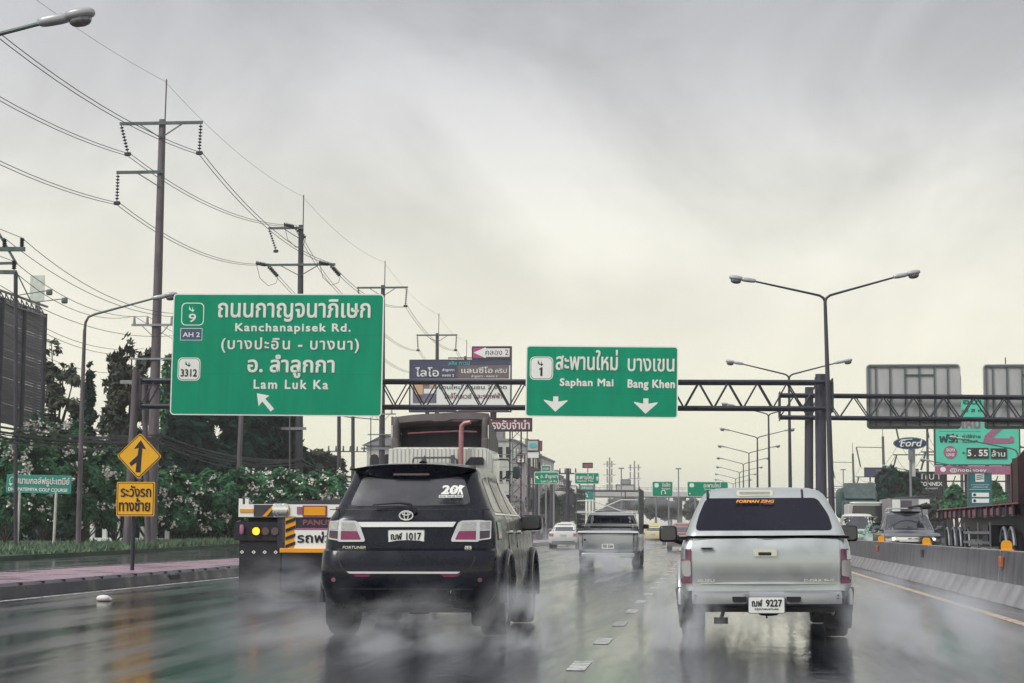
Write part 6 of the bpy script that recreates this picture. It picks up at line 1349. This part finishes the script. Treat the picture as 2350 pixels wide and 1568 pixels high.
sh = [('leftmost flowering shrub behind the golf course sign', 104, 12, 1262, [(-10, 1085, 45, 95), (35, 1050, 45, 60), (20, 1160, 50, 60)], 50),
      ('tall bright topped flowering shrub above the golf course sign', 106, 95, 1258, [(85, 1005, 55, 50), (110, 1075, 60, 70), (80, 1160, 55, 60)], 60),
      ('tall flowering shrub between the street lamp and the diamond sign', 108, 190, 1256, [(165, 1010, 50, 48), (205, 1065, 58, 75), (180, 1160, 55, 60)], 60),
      ('flowering shrub just left of the diamond sign', 110, 262, 1254, [(235, 1040, 38, 40), (268, 1090, 40, 65), (250, 1165, 45, 50)], 45),
      ('flowering shrub partly behind the diamond sign post', 112, 340, 1250, [(325, 1120, 38, 45), (360, 1105, 38, 32), (345, 1170, 40, 45)], 30),
      ('low flowering shrub right of the yellow text board', 114, 415, 1248, [(400, 1105, 40, 32), (430, 1130, 45, 45), (415, 1180, 45, 45)], 45),
      ('bright green flowering shrub left of the flatbed trailer', 116, 490, 1246, [(480, 1110, 42, 36), (510, 1135, 42, 50), (485, 1185, 50, 45)], 45),
      ('flowering shrub above the left end of the trailer', 118, 575, 1244, [(560, 1105, 42, 32), (595, 1120, 42, 40), (580, 1175, 50, 50)], 40),
      ('flowering shrub above the middle of the trailer', 121, 660, 1242, [(640, 1108, 42, 34), (680, 1118, 42, 38), (660, 1170, 50, 45)], 40),
      ('flowering shrub beside the black suv window', 124, 735, 1240, [(725, 1118, 42, 35), (765, 1115, 36, 38), (745, 1170, 45, 40)], 45)]
for i, (lab, d, cx, yb, lb, nf) in enumerate(sh):
    R, L2 = tree('oleander_shrub', lab, 'shrub', d, cx, yb, lb, 7500, .24, leafg, 50 + i, .07, 'flowering shrubs along the verge', th=.9, zb=.15); flowers(R, L2[:3], int(nf * .42), i, .17)
    q = limbs((0, 0, 0), [(random.uniform(-1.4, 1.4), random.uniform(-.8, .8), random.uniform(1.2, 2.2)) for _ in range(7)], .06); q.build('stems', bark, R)
# low growth behind the hedge
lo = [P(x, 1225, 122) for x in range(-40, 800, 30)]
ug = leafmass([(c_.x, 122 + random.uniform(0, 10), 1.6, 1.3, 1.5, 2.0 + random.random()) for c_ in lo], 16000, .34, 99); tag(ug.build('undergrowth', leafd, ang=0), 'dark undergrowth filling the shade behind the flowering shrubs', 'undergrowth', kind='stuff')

tree('broad_tree', 'broad leafy tree with bright gaps right of the dark hoarding', 'tree', 132, 130, 1240, [(118, 800, 26, 22), (100, 850, 30, 30), (150, 850, 30, 26), (175, 870, 26, 22), (120, 905, 36, 34), (160, 935, 36, 30), (110, 960, 36, 30), (160, 1010, 50, 60)], 6500, .34, leafo, 11, .25, gap=-.12)
tree('columnar_tree', 'narrow pointed dark tree just right of the left street lamp', 'tree', 130, 205, 1245, [(206, 858, 10, 30), (205, 905, 16, 45), (205, 965, 20, 60), (206, 1030, 24, 60), (205, 1120, 30, 80)], 9000, .30, leafd, 12, .2, droop=1.5, gap=.0)
tree('weeping_tree', 'tall drooping dark tree behind the gantry left post', 'tree', 128, 285, 1245, [(305, 800, 26, 34), (275, 840, 34, 50), (330, 850, 26, 60), (262, 910, 34, 70), (310, 930, 50, 80), (280, 1010, 58, 80), (330, 1080, 60, 90)], 15000, .34, leafo, 13, .3, droop=2, gap=-.03)
tree('mast_tree', 'slim green topped tree between the tall pole and the large sign', 'tree', 134, 386, 1245, [(386, 850, 14, 50), (385, 930, 24, 70), (386, 1040, 34, 90)], 6000, .34, leafg, 14, .2, droop=1.5, gap=0)
tree('dense_tree', 'dense dark tree below the left part of the large green sign', 'tree', 134, 450, 1245, [(440, 920, 60, 60), (430, 1000, 70, 70), (470, 1060, 70, 60), (420, 1100, 60, 60)], 15000, .42, leafd, 15, .4)
tree('dense_tree', 'dense dark tree below the middle of the large green sign', 'tree', 138, 550, 1245, [(540, 920, 70, 70), (570, 990, 70, 60), (540, 1060, 80, 60), (590, 1090, 60, 50)], 15000, .42, leafd, 16, .4)
tree('dense_tree', 'dense dark tree with drooping branches at the right part of the large sign', 'tree', 142, 640, 1243, [(620, 930, 55, 60), (660, 950, 35, 40), (685, 990, 22, 26), (640, 1010, 55, 60), (690, 1045, 18, 22), (650, 1080, 60, 50)], 12000, .42, leafd, 17, .4, droop=1)
tree('round_tree', 'round olive green tree behind the black suv roof', 'tree', 165, 742, 1240, [(735, 1062, 36, 30), (765, 1075, 28, 30), (705, 1085, 30, 30), (745, 1110, 50, 35)], 9000, .42, leafo, 18, .3)
tree('dark_tree', 'dark green tree left of the oval sign pole', 'tree', 222, 2060, 1215, [(2045, 1100, 36, 26), (2075, 1112, 36, 30), (2020, 1132, 30, 22), (2095, 1125, 24, 24), (2060, 1150, 52, 30), (2010, 1155, 24, 16)], 12000, .5, leafd, 19, .3)
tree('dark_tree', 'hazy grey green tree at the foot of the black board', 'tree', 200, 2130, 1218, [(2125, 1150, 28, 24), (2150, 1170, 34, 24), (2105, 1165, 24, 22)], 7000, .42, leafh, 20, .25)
tree('dark_tree', 'bright green tree behind the lowbed left of the teal pylon', 'tree', 185, 2195, 1220, [(2190, 1138, 22, 26), (2205, 1160, 26, 26), (2180, 1170, 22, 20)], 7000, .38, leafg, 21, .25)
tree('dark_tree', 'green tree between the teal pylon and the headboard', 'tree', 190, 2290, 1220, [(2284, 1128, 14, 22), (2288, 1150, 26, 26), (2270, 1165, 24, 16)], 10000, .42, leafg, 22, .3)
for i, (x, y, rx, ry, d, lab) in enumerate(((1505, 1158, 26, 26, 380, 'hazy dark tree under the overpass right of the steel cage'), (1540, 1168, 22, 18, 420, 'faint tree under the Rangsit sign'), (1440, 1155, 45, 16, 400, 'hazy tree seen through the steel cage'), (1590, 1165, 18, 20, 430, 'pale tree beside the silver pickup roof'), (1300, 1160, 26, 44, 330, 'dark mass of tree beside the far pole right of the suv mirror'), (1262, 1165, 22, 40, 300, 'dark tree in front of the shophouses'))):
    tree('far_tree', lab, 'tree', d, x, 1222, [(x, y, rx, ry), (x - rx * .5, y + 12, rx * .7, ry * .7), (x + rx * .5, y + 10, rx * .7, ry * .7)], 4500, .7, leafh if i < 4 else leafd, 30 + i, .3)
# street clutter pole by the shophouses
for x, y0_, d, lab in ((1303, 1075, 215, 'thick pole with transformer beside the far green signs'), (1266, 1090, 240, 'dark pole in front of the shophouses'), (1231, 1078, 250, 'thin pole left of the slanting arrow sign')):
    t = P(x, y0_, d); R = empty('utility_pole', (t.x, d, 0)); tag(R, lab, 'pole'); q = MB(); q.tube([(0, 0, 0), (0, 0, t.z)], [.28, .2], 8); q.build('pole', dconc, R)
    q = MB(); q.bar((-1.1, 0, t.z - .6), (1.1, 0, t.z - .6), .14); q.bar((-1.0, 0, t.z - 2), (1.0, 0, t.z - 2), .12)
    for k in range(4): q.tube([(-.9 + .6 * k, 0, t.z - .6), (-.9 + .6 * k, 0, t.z)], [.1, .06], 6)
    q.build('crossarm', dconc, R)
    if x == 1303: q = MB(); q.tube([(.6, -.1, t.z - 4.2), (.6, -.1, t.z - 2.9)], .42, 12); q.build('transformer', dconc, R)
# litter on the wet road
c = P(237, 1393, 27.4); R = MB(); R.sbox((0, 0, .045), (.21, .16, .10), 2.4, 14); R.sbox((.07, .02, .03), (.12, .12, .07), 2, 10); o = R.build('crumpled_bag', petal, ang=60); o.location = (c.x, 27.4, 0); tag(o, 'small crumpled white bag lying on the wet lane at the left', 'litter')
# ------------------------------------------------------------------ spray thrown up by the wheels
def spray(name, label, c, r, dens, seed, fall=1.0):
    q = MB(); q.sbox((0, 0, 0), (2, 2, 2), 2, 24)
    m = bpy.data.materials.new('water_spray'); m.use_nodes = True; t = m.node_tree; n = t.nodes; l = t.links; n.remove(n['Principled BSDF'])
    v = n.new('ShaderNodeVolumePrincipled'); v.inputs['Color'].default_value = (.88, .89, .93, 1); v.inputs['Anisotropy'].default_value = .1
    tc = n.new('ShaderNodeTexCoord'); ln = n.new('ShaderNodeVectorMath'); ln.operation = 'LENGTH'; l.new(tc.outputs['Object'], ln.inputs[0])
    mr = n.new('ShaderNodeMapRange'); l.new(ln.outputs['Value'], mr.inputs[0])
    for i, z in enumerate((1.0, .1, 0.0, 1.0)): mr.inputs[i + 1].default_value = z
    no = n.new('ShaderNodeTexNoise'); no.inputs['Scale'].default_value = 2.4; no.inputs['Detail'].default_value = 6; mp = n.new('ShaderNodeMapping'); mp.inputs['Scale'].default_value = (1.5, .55, 1.1); mp.inputs['Rotation'].default_value = (.35, .25, 0); mp.inputs['Location'].default_value = (seed, seed * .7, 0); l.new(tc.outputs['Object'], mp.inputs[0]); l.new(mp.outputs[0], no.inputs[0])
    m2 = n.new('ShaderNodeMapRange'); l.new(no.outputs[0], m2.inputs[0])
    for i, z in enumerate((.42, .64, 0.0, 1.15)): m2.inputs[i + 1].default_value = z
    a = n.new('ShaderNodeMath'); a.operation = 'MULTIPLY'; l.new(mr.outputs[0], a.inputs[0]); l.new(mr.outputs[0], a.inputs[1])
    b = n.new('ShaderNodeMath'); b.operation = 'MULTIPLY'; l.new(a.outputs[0], b.inputs[0]); l.new(m2.outputs[0], b.inputs[1])
    e = n.new('ShaderNodeMath'); e.operation = 'MULTIPLY'; l.new(b.outputs[0], e.inputs[0]); e.inputs[1].default_value = dens; l.new(e.outputs[0], v.inputs['Density'])
    l.new(v.outputs[0], n['Material Output'].inputs['Volume'])
    o = q.build(name, m, ang=60); o.location = c; o.scale = r; tag(o, label, 'spray', kind='stuff'); return o
spray('spray_mist', 'pale spray drifting behind the rear wheels of the black suv', (-2.8, 16.9, .1), (1.5, 2.2, .7), .9, 1)
spray('spray_mist', 'dense spray at the right rear wheel of the black suv', (-1.65, 17.6, .15), (.6, 2.4, .8), 1.5, 2.3)
spray('spray_mist', 'spray drifting left of the black suv onto the wet lane', (-4.3, 18.8, .1), (.9, 3.6, .7), .55, 3.1)
spray('spray_mist', 'spray plume at the left rear wheel of the silver pickup', (-.35, 18.2, .15), (.6, 2.2, .85), 2.0, 4.2)
spray('spray_mist', 'spray plume trailing right of the silver pickup', (2.0, 18.0, .15), (1.2, 4.5, .9), 1.3, 5.7)
spray('spray_mist', 'spray behind the flatbed trailer mud flaps', (-6.2, 28.8, .2), (1.7, 2.2, .7), .55, 6.2)
spray('spray_mist', 'spray behind the cage pickup bumper', (-2.8, 50, .2), (1.5, 5, .8), 1.1, 7.1)
spray('spray_mist', 'long low spray haze over the far lanes', (-4.5, 95, .3), (6.5, 38, 1.5), .09, 8.4)
spray('spray_mist', 'long low spray haze over the lane beyond the silver pickup', (1.2, 60, .2), (3.0, 34, 1.0), .10, 9.4)
spray('rain_mist', 'far rain mist veiling the overpass and shophouses', (-6, 330, 2), (48, 125, 12), .012, 11.3)
# ------------------------------------------------------------------ rain haze in the air
hz = MB().box((0, 950, 24), (1900, 2000, 52)).build('haze', None, ang=0)
hm_ = bpy.data.materials.new('haze'); hm_.use_nodes = True; n = hm_.node_tree.nodes; n.remove(n['Principled BSDF']); v = n.new('ShaderNodeVolumePrincipled'); v.inputs['Color'].default_value = (1.0, .995, .96, 1); v.inputs['Density'].default_value = .00032
hm_.node_tree.links.new(v.outputs[0], n['Material Output'].inputs['Volume']); hz.data.materials.clear(); hz.data.materials.append(hm_); tag(hz, 'thin pale rain haze hanging over the whole road', 'haze', kind='stuff')
